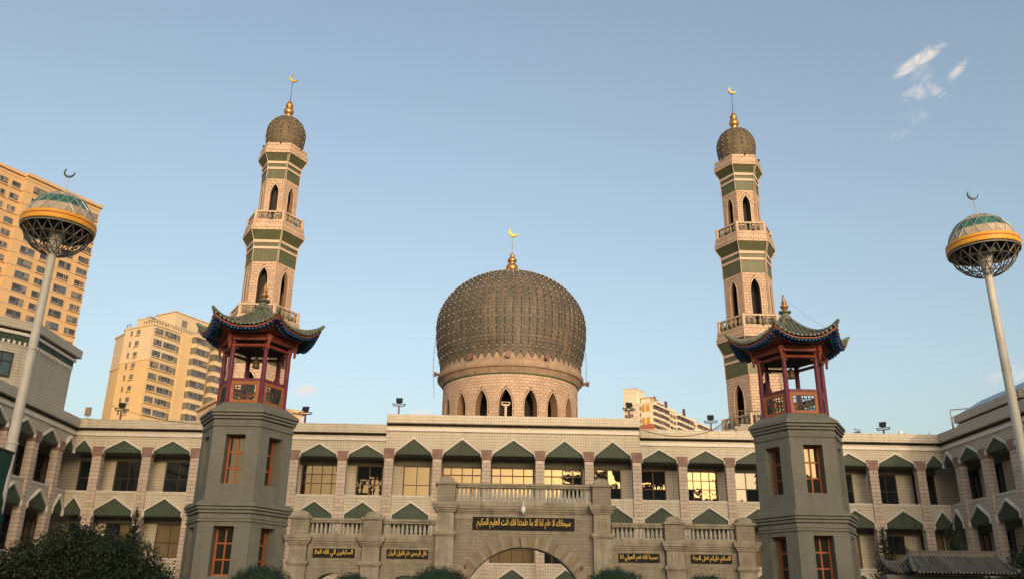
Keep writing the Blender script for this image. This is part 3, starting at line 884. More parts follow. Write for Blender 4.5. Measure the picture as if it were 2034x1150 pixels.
def make_minaret(label):
    t = thing('minaret', label, 'minaret', (-19.55, 66, 0), 0, 'pair of hexagonal minarets')
    S3 = math.sqrt(3) / 2
    for (s, z0, z1, q, sd) in ((2.40, 11.2, 19.15, Arch(0, .50, 15.15, 17.35, 18.55), 1), (2.0, 23.0, 27.58, Arch(0, .38, 23.1, 26.1, 27.1), 2), (1.57, 31.1, 35.15, Arch(0, .33, 31.2, 33.8, 34.64), 3)):
        sh = MB()
        tl = MB()
        for k in range(6):
            f = hexface(k, s)
            arch_wall(sh, f, -s / 2, s / 2, z0, z1, [q], .34)
            tiles(tl, f, -s / 2 + .01, s / 2 - .01, z0, z1, .44, .225, .036, .022, [q], .07, sd * 10 + k)
        o = sh.build('shaft', MT['mgrout'], t)
        stuff(tl.build('tile_cladding', MT['mtile'], o))
        for k in range(6):
            mb = MB(); arch_trim(mb, hexface(k, s), q, .07, .045); mb.build('arch_trim', MT['mwhite'], o)
        MB().lathe([(s * .46, z0), (s * .46, z1)], 6).build('dark_stair_core', MT['dark'], o)  # near-black colour paints in the shade of the void behind the arches
    def hexpart(nm, mt_, prof): return MB().lathe(prof, 6).build(nm, mt_, t)
    def capital(sa, sb, z):    # z = list of the heights of the stack above one shaft
        g0, w0, g1, w1, fl0, b0, b1 = z
        hexpart('green_band', MT['mgreen'], [(sa + .03, g0), (sa + .03, w0)])
        hexpart('pale_stripe', MT['mwhite'], [(sa + .10, w0), (sa + .10, w0 + .20)])
        hexpart('green_band', MT['mgreen'], [(sa + .05, w0 + .20), (sa + .05, w1)])
        hexpart('pale_stripe', MT['mwhite'], [(sa + .12, w1), (sa + .12, fl0)])
        hexpart('flared_cornice', MT['mgreen'], [(sa + .06, fl0), (sa + .10, fl0 + .1), (sb - .03, b0)])
        o = hexpart('gallery_wall', MT['mgrout'], [(sb, b0), (sb, (b0 + b1) / 2), (sb - .09, (b0 + b1) / 2), (sb - .09, b1)])
        tl = MB()
        for k in range(6):
            mid = (b0 + b1) / 2
            tiles(tl, hexface(k, sb), -sb / 2 + .01, sb / 2 - .01, b0, mid, .44, .225, .036, .022, (), .05, k)
            tiles(tl, hexface(k, sb - .09), -sb / 2 + .05, sb / 2 - .05, mid, b1, .44, .225, .036, .022, (), .05, k + 7)
        stuff(tl.build('tile_cladding', MT['mtile'], o))
        # slim ribs on the edges of the green bands
        for k in range(6):
            a = TAU * k / 6
            e = Vector((math.cos(a), math.sin(a), 0))
            MB().tube([e * (sa + .05) + Vector((0, 0, g0)), e * (sa + .05) + Vector((0, 0, w0)), e * (sa + .13) + Vector((0, 0, fl0)), e * sb + Vector((0, 0, b0))], .03, 4).build('edge_rib', MT['mwhite'], t)
    capital(2.40, 2.95, (19.15, 20.25, 20.45, 20.85, 21.05, 22.0, 22.93))
    capital(2.00, 2.52, (27.58, 28.65, 28.85, 29.2, 29.42, 30.15, 31.08))
    capital(1.57, 2.07, (35.15, 36.0, 36.2, 36.52, 36.74, 37.38, 38.36))
    # plinth gallery on the roof
    o = hexpart('base_gallery', MT['mgrout'], [(2.98, 11.1), (2.98, 15.05)])
    tl = MB()
    for k in range(6): tiles(tl, hexface(k, 2.98), -1.48, 1.48, 13.5, 15.05, .44, .225, .036, .022, (), .05, k)
    stuff(tl.build('tile_cladding', MT['mtile'], o))
    rail_ring(t, 2.98, 15.05, 15.95, 5, MT['mtile'], MT['mbal'], .15)
    rail_ring(t, 2.74, 22.93, 23.88, 5, MT['mtile'], MT['mbal'], .15)
    rail_ring(t, 2.30, 31.08, 31.94, 5, MT['mtile'], MT['mbal'], .125)
    # conduits down the front right edge
    for dx in (0, .10):
        MB().tube([(.80 - dx * 1.2, -1.44, 31.9), (.84 - dx * 1.2, -1.50, 35.2), (.92 - dx, -1.72, 37.3)], .022, 4).build('conduit', MT['mwhite'], t)
        MB().tube([(1.04 - dx * 1.2, -1.82, 23.9), (1.08 - dx * 1.2, -1.86, 28.8), (1.27 - dx, -2.2, 30.2)], .022, 4).build('conduit', MT['mwhite'], t)
        MB().tube([(1.24 - dx * 1.2, -2.14, 15.9), (1.28 - dx * 1.2, -2.2, 20.4), (1.5 - dx, -2.58, 22.0)], .022, 4).build('conduit', MT['mwhite'], t)
    # small spotlights on the galleries
    for z, s in ((22.95, 2.75), (31.1, 2.33), (38.3, 1.95)):
        for k in range(6):
            p = hexface(k, s)(.15, z, .12)
            MB().lathe([(.05, -.05), (.09, .12)], 7, (p.x, p.y, p.z)).build('spotlight', MT['flood'], t)
    # onion dome with seams of bulbs
    c = 39.95
    prof = [(1.42, 38.2)] + [(1.65 * math.sqrt(1 - ((z - c) / 2.9) ** 2), z) for z in (38.4, 38.7, 39.0, 39.3, 39.6, 39.9)]
    prof += [(max(.04, 1.65 * math.cos(a)), c + 1.84 * math.sin(a)) for a in [PI / 2 * i / 16 for i in range(1, 17)]]
    MB().lathe(prof, 72, mod=lambda k: 1 - .012 * (k % 4 == 0)).build('small_dome', MT['mdome'], t, smooth='all')
    pp = [(1.66 * math.cos(a), c + 1.85 * math.sin(a)) for a in [R(x) for x in (72, 58, 45, 32, 19, 6)]] + [(1.65, 39.7), (1.58, 39.2), (1.47, 38.7)]
    wm = MB().tube([(0, -r_ - .01, z) for r_, z in pp], .016, 4).mesh('light_string', MT['wire'])
    b_ = MB()
    for r_, z in pp: b_.ball((0, -r_ - .04, z), .042, 6, 4)
    bm_ = b_.mesh('bulb_row', MT['bulb'])
    for k in range(18):
        o = ob('light_string', wm, t); o.rotation_euler = (0, 0, TAU * k / 18)
        stuff(ob('bulb_row', bm_, o))
    f_ = MB().lathe([(.22, 41.7), (.28, 41.85), (.20, 42.0), (.36, 42.15), (.44, 42.4), (.36, 42.64), (.2, 42.74), (.30, 42.86), (.34, 43.02), (.26, 43.18), (.12, 43.26), (.17, 43.36), (.13, 43.46), (.04, 43.6)], 16).build('finial', MT['copper'], t, smooth='all')
    MB().tube([(0, 0, 43.5), (.02, 0, 45.5)], [.03, .022], 5).build('finial_rod', MT['wire'], f_)
    mb = MB(); mb.ball((.01, 0, 44.5), .05); crescent(mb, (.10, 0, 45.80), .36, .15, R(50)); mb.build('crescent', MT['gold'], f_)
    return t
mn = make_minaret('tall hexagonal minaret rising behind the left pagoda, beside the yellow apartment block')
dup(mn, (19.55, 66, 0), 'tall hexagonal minaret behind the right pagoda, with an iron stair railing at its foot')
# iron stair railing climbing to the right minaret's base
sr = thing('stair_railing', 'thin black iron stair railing climbing to the foot of the right minaret', 'railing', (14.0, 63.4, 11.1))
a, b = Vector((.3, 0, 2.9)), Vector((3.2, 0, 5.0))
MB().bar(a, b, .06, .06).build('handrail', MT['black'], sr)
MB().bar(a - Vector((0, 0, .95)), b - Vector((0, 0, .95)), .05, .05).build('bottom_rail', MT['black'], sr)
for i in range(17):
    p = a.lerp(b, i / 16)
    MB().bar(p - Vector((0, 0, .95)), p, .035, .035).build('railing_bar', MT['black'], sr)
for i in range(8):
    p = a.lerp(b, (i + .5) / 8)
    MB().box(p.x - .25, p.x + .25, -.1, 1.0, 0, p.z - 1.05).build('stair_step', MT['gatesmooth'], sr)
MB().bar(b, b + Vector((1.6, 0, 0)), .06, .06).build('handrail', MT['black'], sr)
for i in range(9):
    p = b + Vector((i * .2, 0, 0)); MB().bar(p - Vector((0, 0, .95)), p, .035, .035).build('railing_bar', MT['black'], sr)
MB().box(3.2, 4.9, -.12, 1.0, 0, 3.98).build('landing', MT['gatesmooth'], sr)

# ------------------------------------------------------------------ stone gateway
gate = thing('stone_gateway', 'weathered buff stone gateway with three arches, balustrades and gilt calligraphy plaques', 'gateway', (0, 34, 0))
GS, GB = MT['gatesmooth'], MT['gate']
FM = flat_map((0, 0, 0), (1, 0, 0), (0, -1, 0))
def wall_piece(s0, s1, z0, z1, arches, nm='wall', depth=.8):
    mb = MB(); arch_wall(mb, FM, s0, s1, z0, z1, arches, depth); 
    mb.add([FM(s0, z1, 0), FM(s1, z1, 0), FM(s1, z1, -depth), FM(s0, z1, -depth)], [(0, 1, 2, 3)])
    mb2 = MB(); arch_wall(mb2, lambda s, z, d: FM(s, z, d - depth), s0, s1, z0, z1, arches, 0)
    mb.add(mb2.v, mb2.f)
    return mb.build(nm, GB, gate)
A0 = Arch(0, 2.34, 0, 1.65, 3.99, 'round')
wall_piece(-2.63, 2.63, 0, 5.0, [A0])
for sg in (-1, 1):
    arr = [Arch(sg * 7.07, .86, 0, 2.10, 2.97, 'round')]
    s0, s1 = sorted((sg * 6.06, sg * 8.08)); wall_piece(s0, s1, 0, 3.80, arr)
    arr = [Arch(sg * 4.35, .86, 0, 2.05, 2.92, 'round')]
    s0, s1 = sorted((sg * 3.33, sg * 5.34)); wall_piece(s0, s1, 0, 3.80, arr)
# brick arch ring, each voussoir its own piece, and the projecting keystone
for i in range(56):
    a = PI * (i + .5) / 56
    if abs(a - PI / 2) < .075: continue
    r0, r1 = 2.345, 2.80 + (.14 if i % 4 == 1 else 0)
    c, s_ = math.cos(a), math.sin(a)
    if 1.65 + r1 * s_ > 4.34 and abs(c) < .12: pass
    hw0 = PI * r0 / 56 / 2 - .010
    d = Vector((c, 0, s_)); tn = Vector((-s_, 0, c))
    k0 = Vector((0, 0, 1.65))
    pr = -.012 - random.uniform(.0, .02)
    p = [k0 + d * r0 - tn * hw0, k0 + d * r0 + tn * hw0, k0 + d * r1 + tn * hw0 * r1 / r0, k0 + d * r1 - tn * hw0 * r1 / r0]
    MB().prism([q + Vector((0, pr, 0)) for q in p], (0, .05, 0)).build('voussoir', MT['voussoir'] if i % 3 else GS, gate)
MB().prism([(-.085, -.16, 3.96), (.085, -.16, 3.96), (.13, -.16, 4.36), (-.13, -.16, 4.36)], (0, .2, 0)).build('keystone', MT['voussoir'], gate)
def molding(nm, s0, s1, steps, y0=0.0, back=.5, ends=True):
    """stack of stepped courses along X: steps = (z0, z1, projection)"""
    mb = MB()
    for (z0, z1, p) in steps:
        e = p if ends else 0
        mb.box(s0 - e, s1 + e, y0 - p, back, z0, z1)
    return mb.build(nm, GS, gate)
# pier: plain shaft, capital moulding, fluted block, cornice, parapet post with rounded cap stone
def pier(x, wd, zcap, zc0, zc1, zpost, ztop, yf):
    h = wd / 2
    MB().box(x - h, x + h, yf, .55, 0, zcap).build('pier', GS, gate)
    MB().box(x - h - .05, x + h + .05, yf - .05, .55, zcap, zcap + .05).box(x - h - .09, x + h + .09, yf - .09, .55, zcap + .05, zcap + .13).box(x - h - .04, x + h + .04, yf - .04, .55, zcap + .13, zcap + .18).build('pier_capital', GS, gate)
    blk = MB().box(x - h + .02, x + h - .02, yf + .02, .55, zcap + .18, zc0).build('fluted_block', GS, gate)
    for dx in (-.13, 0, .13):
        MB().box(x + dx - .018, x + dx + .018, yf + .004, yf + .03, zcap + .30, zc0 - .16).build('flute', MT['dark'] if False else MT['voussoir'], blk)
    MB().box(x - h - .04, x + h + .04, yf - .04, .56, zc0, zc0 + .07).box(x - h - .09, x + h + .09, yf - .09, .56, zc0 + .07, zc0 + .15).box(x - h - .15, x + h + .15, yf - .15, .56, zc0 + .15, zc0 + .24).box(x - h - .18, x + h + .18, yf - .18, .56, zc0 + .24, zc1).build('pier_cornice', GS, gate)
    MB().box(x - h - .01, x + h + .01, yf, .52, zc1, zpost - .09).box(x - h - .08, x + h + .08, yf - .07, .56, zpost - .09, zpost).build('parapet_post', GB, gate)
    n = 7; hh = ztop - zpost
    pts = [(x - h * .85, yf + .05, zpost), (x + h * .85, yf + .05, zpost)] + [(x + h * .85 * math.cos(a), yf + .05, zpost + hh * (.35 + .65 * math.sin(a))) for a in [PI * i / n for i in range(n + 1)]]
    MB().prism(pts, (0, .42, 0)).build('cap_stone', GS, gate)
for sg in (-1, 1):
    pier(sg * 2.97, .68, 4.34, 5.22, 5.54, 6.32, 6.56, -.30)
    pier(sg * 5.70, .68, 3.22, 3.94, 4.27, 4.98, 5.20, -.22)
    pier(sg * 8.42, .68, 3.22, 3.94, 4.27, 4.98, 5.20, -.22)
molding('cornice', -2.63, 2.63, [(5.0, 5.10, .03), (5.22, 5.29, .05), (5.10, 5.22, 0.0), (5.29, 5.37, .11), (5.37, 5.46, .17), (5.46, 5.54, .20)], 0, .8, False)
molding('string_course', -2.63, 2.63, [(4.47, 4.52, .03)], 0, .3, False)
for sg in (-1, 1):
    for (xa, xb) in ((3.33, 5.34), (6.06, 8.08)):
        s0, s1 = sorted((sg * xa, sg * xb))
        molding('cornice', s0, s1, [(3.80, 3.94, 0.0), (3.94, 4.01, .05), (4.01, 4.09, .10), (4.09, 4.18, .15), (4.18, 4.27, .17)], 0, .8, False)
        molding('string_course', s0, s1, [(3.36, 3.40, .025)], 0, .3, False)
def balustrade(s0, s1, z0, z1, n, yc):
    MB().box(s0, s1, yc - .17, yc + .17, z0, z0 + .10).build('plinth_rail', GS, gate)
    MB().box(s0, s1, yc - .15, yc + .15, z1 - .11, z1 - .03).box(s0, s1, yc - .20, yc + .20, z1 - .03, z1 + .05).build('top_rail', GS, gate)
    h = z1 - .11 - z0 - .10
    q = MB().box(-.055, .055, -.055, .055, 0, h * .07).lathe([(.045, h * .07), (.062, h * .2), (.066, h * .34), (.052, h * .6), (.040, h * .82), (.036, h * .86), (.052, h * .9), (.052, h * .93)], 8, cap=False).box(-.055, .055, -.055, .055, h * .93, h)
    me = bal_cache(('gate', round(h, 2)), q, MT['baluster'])
    for i in range(n):
        o = ob('baluster', me, gate, (s0 + (s1 - s0) * (i + .5) / n, yc, z0 + .10)); o.rotation_euler = (0, 0, random.uniform(-.06, .06))
balustrade(-2.62, 2.62, 5.545, 6.27, 33, .02)
for sg in (-1, 1):
    for (xa, xb) in ((3.34, 5.33), (6.07, 8.07)):
        s0, s1 = sorted((sg * xa, sg * xb)); balustrade(s0, s1, 4.275, 4.88, 12, .06)
# gilt calligraphy: letters joined with their presentation forms, laid out from right to left
FORMS = {'ا': 'FE8D FE8E', 'ب': 'FE8F FE90 FE91 FE92', 'ت': 'FE95 FE96 FE97 FE98', 'ج': 'FE9D FE9E FE9F FEA0', 'ح': 'FEA1 FEA2 FEA3 FEA4', 'د': 'FEA9 FEAA', 'ذ': 'FEAB FEAC', 'ر': 'FEAD FEAE', 'س': 'FEB1 FEB2 FEB3 FEB4',
         'ص': 'FEB9 FEBA FEBB FEBC', 'ض': 'FEBD FEBE FEBF FEC0', 'ع': 'FEC9 FECA FECB FECC', 'ق': 'FED5 FED6 FED7 FED8', 'ك': 'FED9 FEDA FEDB FEDC', 'ل': 'FEDD FEDE FEDF FEE0', 'م': 'FEE1 FEE2 FEE3 FEE4', 'ن': 'FEE5 FEE6 FEE7 FEE8', 'ه': 'FEE9 FEEA FEEB FEEC', 'و': 'FEED FEEE',
         'ي': 'FEF1 FEF2 FEF3 FEF4', 'ة': 'FE93 FE94', 'ش': 'FEB5 FEB6 FEB7 FEB8'}
def shape(text):
    out = []
    for wd in text.split(' '):
        i = 0; prev = False; res = []
        while i < len(wd):
            c = wd[i]
            if c == 'ل' and i + 1 < len(wd) and wd[i + 1] == 'ا':
                res.append(chr(0xFEFC if prev else 0xFEFB)); prev = False; i += 2; continue
            fs = [chr(int(x, 16)) for x in FORMS[c].split()]
            dual = len(fs) == 4
            nxt = i + 1 < len(wd) and dual
            res.append(fs[(3 if prev else 2) if nxt else (1 if prev else 0)])
            prev = nxt; i += 1
        out.append(''.join(res))
    return ' '.join(out)[::-1]
def lettering(parent, text, x, y, z, wd, ht):
    cu = bpy.data.curves.new('lettering', 'FONT'); cu.body = shape(text); cu.resolution_u = 2; cu.extrude = .02; cu.offset = .016
    tmp = bpy.data.objects.new('tmp', cu); COL.objects.link(tmp)
    bpy.context.view_layer.update()
    me = bpy.data.meshes.new_from_object(tmp.evaluated_get(bpy.context.evaluated_depsgraph_get()))
    bpy.data.objects.remove(tmp); bpy.data.curves.remove(cu)
    xs = [v.co.x for v in me.vertices]; ys = [v.co.y for v in me.vertices]
    sx, sy = wd / max(1e-3, max(xs) - min(xs)), ht / max(1e-3, max(ys) - min(ys))
    for v in me.vertices:
        v.co = Vector(((v.co.x - (min(xs) + max(xs)) / 2) * sx, (v.co.y - (min(ys) + max(ys)) / 2) * sy, v.co.z))
    me.materials.clear(); me.materials.append(MT['goldtext'])
    o = ob('lettering', me, parent); o.rotation_euler = (R(90), 0, 0); o.location = (x, y, z)
    return o
def plaque(x, z, wd, ht, text):
    p = MB().box(x - wd / 2, x + wd / 2, -.035, .02, z - ht / 2, z + ht / 2).build('plaque', MT['plaque'], gate)
    lettering(p, text, x, -.050, z, wd * .92, ht * .80)
plaque(0, 4.835, 3.88, .475, 'سبحانك لا علم لنا الا ما علمتنا انك انت العليم الحكيم')
plaque(-7.10, 3.67, 1.56, .32, 'السابقين الى الله العلا'.replace('ى', 'ي'))
plaque(-4.35, 3.67, 1.56, .32, 'قال الرحمن علم القران البيان')
plaque(4.36, 3.66, 1.56, .32, 'حسبنا الله نعم المولي لنا')
plaque(7.10, 3.66, 1.56, .32, 'السلام عليكم اهل الجنة')
for cx, hw_, za, zb_ in ((-7.07, .93, 3.42, 3.86), (7.07, .93, 3.42, 3.86), (-4.35, .93, 3.42, 3.86), (4.35, .93, 3.42, 3.86), (0, 2.52, 4.54, 5.09)):
    MB().box(cx - hw_, cx + hw_, -.022, .02, za, za + .025).box(cx - hw_, cx + hw_, -.022, .02, zb_ - .025, zb_).box(cx - hw_, cx - hw_ + .025, -.022, .02, za + .0251, zb_ - .0251).box(cx + hw_ - .025, cx + hw_, -.022, .02, za + .0251, zb_ - .0251).build('panel_moulding', GS, gate)
for (x, z) in ((-2.18, 3.25), (2.18, 3.25)): MB().box(x - .04, x + .04, -.05, .02, z - .07, z + .07).build('wall_lamp', MT['rust'], gate)
# security camera and small fittings on the gateway
cc_ = thing('security_camera', 'white dome security camera hanging from a bracket above the central gateway plaque', 'camera', (-.03, 33.72, 5.30))
MB().tube([(0, .12, .30), (0, 0, .32), (0, 0, .16)], .03, 8).build('bracket', MT['white'], cc_)
MB().lathe([(.03, .17), (.085, .15), (.10, .05), (.10, -.04), (.085, -.06)], 16).build('housing', MT['white'], cc_, smooth=True)
MB().lathe([(.082, -.06), (.075, -.12), (.045, -.165), (.01, -.18)], 16).build('lens_dome', MT['steel'], cc_, smooth=True)

# ------------------------------------------------------------------ pagoda towers
def make_pagoda(label):
    t = thing('pagoda_tower', label, 'pagoda', (-10.8, 33.9, 0), 0, 'pair of hexagonal pagoda towers')
    for (s, z0, z1, q) in ((1.87, 0, 4.66, Arch(0, .365, 2.74, 4.44, 4.44, 'square')), (1.745, 5.2, 8.16, Arch(0, .36, 5.96, 7.76, 7.76, 'square'))):
        b = MB()
        for k in range(6): arch_wall(b, hexface(k, s), -s / 2, s / 2, z0, z1, [q], .62)
        body = b.build('tower_wall', MT['pagoda'], t)
        # faint patera stones over each window
        for k in range(6):
            f = hexface(k, s)
            for dx, dz in ((-.56, .16), (.0, .26), (.56, .16)):
                mb = MB(); c = f(dx, q.zs + dz, 0); n = f(0, 0, 1) - f(0, 0, 0); u = f(1, 0, 0) - f(0, 0, 0)
                mb.obox(c, u * .07, n * .008, Vector((0, 0, .05))); mb.build('carved_stone', MT['pagodaplain'], body)
            n = f(0, 0, 1) - f(0, 0, 0); u = f(1, 0, 0) - f(0, 0, 0); o = f(0, 0, -.50)
            M = Matrix((u, -n, Vector((0, 0, 1)))).transposed().to_4x4(); M.translation = o
            window(t, M, 0, q.zb + .003, q.zs - .003, q.hw * 2 - .004, (.5,), (.333, .667), MT['frameorange'], MT['glasspag'], bar=.07, dep=.07)
            rf = MB(); p = [f(-q.hw, q.zb, -.60), f(q.hw, q.zb, -.60), f(q.hw, q.zs, -.60), f(-q.hw, q.zs, -.60)]
            rf.add(p, [(0, 1, 2, 3)]); rf.build('window_back', MT['dark'], t)
    hx = lambda nm, mt_, prof: MB().lathe(prof, 6).build(nm, mt_, t)
    P = MT['pagodaplain']
    def steps(nm, pts):
        prof = []
        for (r_, za, zb_) in pts: prof += [(r_, za), (r_, zb_)]
        return hx(nm, P, prof)
    steps('middle_cornice', [(1.93, 4.60, 4.67), (1.845, 4.671, 4.71), (1.89, 4.711, 4.86), (1.84, 4.861, 4.90), (1.955, 4.901, 4.985), (1.90, 4.986, 5.02), (2.01, 5.021, 5.10), (1.95, 5.101, 5.13), (2.065, 5.131, 5.24), (2.0, 5.242, 5.30), (1.80, 5.34, 5.345)])
    steps('top_cornice', [(1.80, 8.06, 8.12), (1.72, 8.121, 8.16), (1.76, 8.161, 8.30), (1.71, 8.301, 8.34), (1.83, 8.341, 8.42), (1.77, 8.421, 8.455), (1.89, 8.456, 8.54), (1.83, 8.541, 8.57), (1.95, 8.571, 8.67), (1.90, 8.672, 8.72)])
    hx('sloping_cap', P, [(1.86, 8.722), (1.42, 9.02), (0.4, 9.021)])
    # open kiosk: six lacquered columns, rails, lattice panels
    RC = 1.27
    vert = [Vector((math.cos(TAU * k / 6), math.sin(TAU * k / 6), 0)) for k in range(6)]
    for k in range(6):
        v = vert[k]
        MB().lathe([(.115, 9.0), (.115, 9.06), (.098, 9.08), (.092, 11.62)], 12, (v.x * RC, v.y * RC, 0)).build('column', MT['lacquer'], t, smooth=True)
        f = hexface(k, RC)
        n = f(0, 0, 1) - f(0, 0, 0); u = f(1, 0, 0) - f(0, 0, 0)
        h = RC / 2 - .085
        def fbx(mb, sa, sb, za, zb_, d0, d1): return mb.add([f(sa, za, d0), f(sb, za, d0), f(sb, za, d1), f(sa, za, d1), f(sa, zb_, d0), f(sb, zb_, d0), f(sb, zb_, d1), f(sa, zb_, d1)], [(0,3,2,1),(4,5,6,7),(0,1,5,4),(1,2,6,5),(2,3,7,6),(3,0,4,7)])
        mb = MB(); fbx(mb, -h, h, 9.05, 9.16, -.03, .03); fbx(mb, -h, h, 9.76, 9.90, -.03, .03); fbx(mb, -h, -h + .13, 9.16, 9.76, -.03, .03); fbx(mb, h - .13, h, 9.16, 9.76, -.03, .03)
        mb.build('panel_frame', MT['orangepanel'], t)
        mb = MB(); fbx(mb, -h, h, 9.90, 10.0, -.05, .05); mb.build('hand_rail', MT['lacquer'], t)
        # ice-ray lattice of short bars
        la = MB(); rnd = random.Random(5)
        x0, x1, z0, z1 = -h + .13, h - .13, 9.16, 9.76
        def lb(xa, za, xb, zb_): 
            a, b = f(xa, za, 0), f(xb, zb_, 0)
            la.bar(a, b, .032, .03, ref=n)
        for fx in (.0, 1.0): lb(x0 + (x1 - x0) * fx, z0, x0 + (x1 - x0) * fx, z1)
        for fz in (.0, 1.0): lb(x0, z0 + (z1 - z0) * fz, x1, z0 + (z1 - z0) * fz)
        W_, H_ = x1 - x0, z1 - z0
        P_ = lambda a, b: (x0 + a * W_, z0 + b * H_)
        for (a, b, c, d) in ((.15,0,.15,1),(.32,0,.32,.35),(.32,.65,.32,1),(.68,0,.68,.3),(.68,.7,.68,1),(.85,0,.85,1),(0,.2,1,.2),(0,.5,.3,.5),(.7,.5,1,.5),(0,.8,1,.8),(.3,.5,.5,.78),(.5,.78,.7,.5),(.7,.5,.5,.22),(.5,.22,.3,.5),(.5,0,.5,.22),(.5,.78,.5,1),(.15,.65,.4,.65),(.6,.35,.85,.35),(.15,.35,.4,.35),(.6,.65,.85,.65),(.4,.35,.4,.65),(.6,.35,.6,.65)):
            lb(*P_(a, b), *P_(c, d))
        la.build('lattice', MT['greenlattice'], t)
        # two tiers of round beams with projecting ends
        e0, e1 = -RC / 2, RC / 2
        MB().tube([f(e0 - .10, 11.33, .02), f(e1 + .10, 11.33, .02)], .065, 10).build('lower_beam', MT['redbeam'], t)
        f2 = hexface(k, 1.42)
        MB().bar(f2(-.78, 11.58, 0), f2(.78, 11.58, 0), .11, .13).build('upper_beam', MT['redbeam'], t)
        MB().tube([f2(-.80, 11.71, .03), f2(.80, 11.71, .03)], .06, 8).build('purlin', MT['redbeam'], t)
        # bracket and hanging post outside each column
        b = v * 1.50
        tt = Vector((-v.y, v.x, 0))
        MB().obox(v * 1.40 + Vector((0, 0, 11.46)), v * .17, tt * .05, Vector((0, 0, .06))).build('bracket_arm', MT['redbeam'], t)
        MB().obox(b + Vector((0, 0, 11.62)), v * .07, tt * .09, Vector((0, 0, .10))).build('bracket_block', MT['redbeam'], t)
        MB().lathe([(.03, 11.14), (.06, 11.19), (.045, 11.25), (.055, 11.30), (.055, 11.55)], 8, (b.x, b.y, 0)).build('hanging_post', MT['redbeam'], t)
        for sg in (-1, 1):
            p = f(sg * .50, 11.22, -.05)
            MB().ball((p.x, p.y, p.z - .0), .045, 8, 5).build('lamp_globe', MT['bronze'], t)
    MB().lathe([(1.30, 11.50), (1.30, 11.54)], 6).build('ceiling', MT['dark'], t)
    # swept hexagonal roof
    AE = 2.10; T30 = math.tan(PI / 6)
    def zroof(r, tl):   # r: 0 at the peak to 1 at the eave, tl: -1..1 across the side
        return 11.90 + 1.50 * max(0, 1 - r) ** 1.75 + .50 * abs(tl) ** 2.6 * r ** 3
    def rp(k, r, lat_frac, dz=0):
        a = -PI / 2 + k * PI / 3
        n = Vector((math.cos(a), math.sin(a), 0)); u = Vector((-math.sin(a), math.cos(a), 0))
        ext = 1 + .028 * abs(lat_frac) ** 4 * r ** 3
        return (n * AE * r + u * AE * r * T30 * lat_frac) * ext + Vector((0, 0, zroof(r, lat_frac) + dz))
    NR, NT = 14, 16
    for k in range(6):
        sh = MB()
        for dz in (0, -.07):
            base = len(sh.v)
            for i in range(NR + 1):
                for j in range(NT + 1): sh.v.append(tuple(rp(k, .06 + .94 * i / NR, -1 + 2 * j / NT, dz)))
            for i in range(NR):
                for j in range(NT):
                    q = base + i * (NT + 1) + j; sh.f.append((q, q + 1, q + NT + 2, q + NT + 1))
        sh.build('roof_slope', MT['rooftile'], t, smooth=True)
        # rows of half-round tiles running down the slope, each a part
        NW = 15
        for j in range(NW):
            lat = (-1 + 2 * (j + .5) / NW) * AE * T30
            r_min = max(.10, abs(lat) / (AE * T30) + .01)
            if r_min > .97: continue
            pts = []; rad = []
            ns = max(3, int((1 - r_min) * 16))
            for i in range(ns + 1):
                r = r_min + (1.012 - r_min) * i / ns
                p = rp(k, r, lat / (AE * r * T30), .02)
                pts.append(p); rad.append(.046 + .012 * (i % 2))
            MB().tube(pts, rad, 6).build('tile_row', MT['rooftile'], t)
        # hip ridge with its upturned end
        pts = [rp(k, .08 + .92 * i / 14, 1, .05) for i in range(15)]
        d = (pts[-1] - pts[-2]).normalized()
        pts += [pts[-1] + d * .10 + Vector((0, 0, .05))]
        MB().tube(pts, [.075] * 14 + [.085, .05], 7).build('hip_ridge', MT['rooftile'], t)
        # orange edge board and two layers of rafters
        e = MB()
        for j in range(16):
            a, b = rp(k, .985, -1 + j / 8, -.10), rp(k, .985, -1 + (j + 1) / 8, -.10)
            e.bar(a, b, .05, .05)
        e.build('eave_board', MT['redbeam'], t)
        NB = 17
        for j in range(NB):
            fr = -1 + 2 * (j + .5) / NB
            a = rp(k, .975, fr, -.165); b = rp(k, .70, fr * .93, -.20)
            MB().bar(a, b, .075, .075).build('flying_rafter', MT['blue'], t)
            a = rp(k, .86, fr * .97, -.26); b = rp(k, .60, fr * .9, -.27)
            MB().tube([a, b], .038, 7).build('eave_rafter', MT['greenrafter'], t)
        mb = MB()
        c_ = [rp(k, .90, -1, -.14), rp(k, .90, 0, -.12), rp(k, .90, 1, -.14), Vector((vert[(k + 5) % 6].x * 1.45, vert[(k + 5) % 6].y * 1.45, 11.74))]
        for j in range(8):
            p0, p1 = rp(k, .985, -1 + j / 4, -.125), rp(k, .985, -1 + (j + 1) / 4, -.125)
            q0, q1 = f2 and hexface(k, 1.42)(.71 * (-1 + j / 4), 11.79, 0), hexface(k, 1.42)(.71 * (-1 + (j + 1) / 4), 11.79, 0)
            mb.add([p0, p1, q1, q0], [(0, 1, 2, 3)])
        mb.build('eave_soffit', MT['redbeam'], t)
        a = rp(k, .97, 1, -.17); b = rp(k, .62, 1, -.24)
        MB().bar(a, b, .10, .12).build('corner_rafter', MT['redbeam'], t)
    MB().lathe([(.30, 13.18), (.24, 13.32), (.17, 13.42), (.16, 13.48), (.25, 13.52), (.26, 13.58), (.18, 13.62)], 16).build('finial_base', MT['rooftile'], t, smooth=True)
    MB().lathe([(.11, 13.60), (.09, 13.70), (.15, 13.75), (.18, 13.80), (.15, 13.86), (.07, 13.89), (.11, 13.95), (.12, 13.99), (.06, 14.05), (.085, 14.10), (.05, 14.16), (.065, 14.2), (.03, 14.26), (.035, 14.3), (.01, 14.34)], 16).build('finial', MT['copper'], t, smooth='all')
    return t
pg = make_pagoda('hexagonal grey brick pagoda tower with red kiosk at the left end of the gateway')
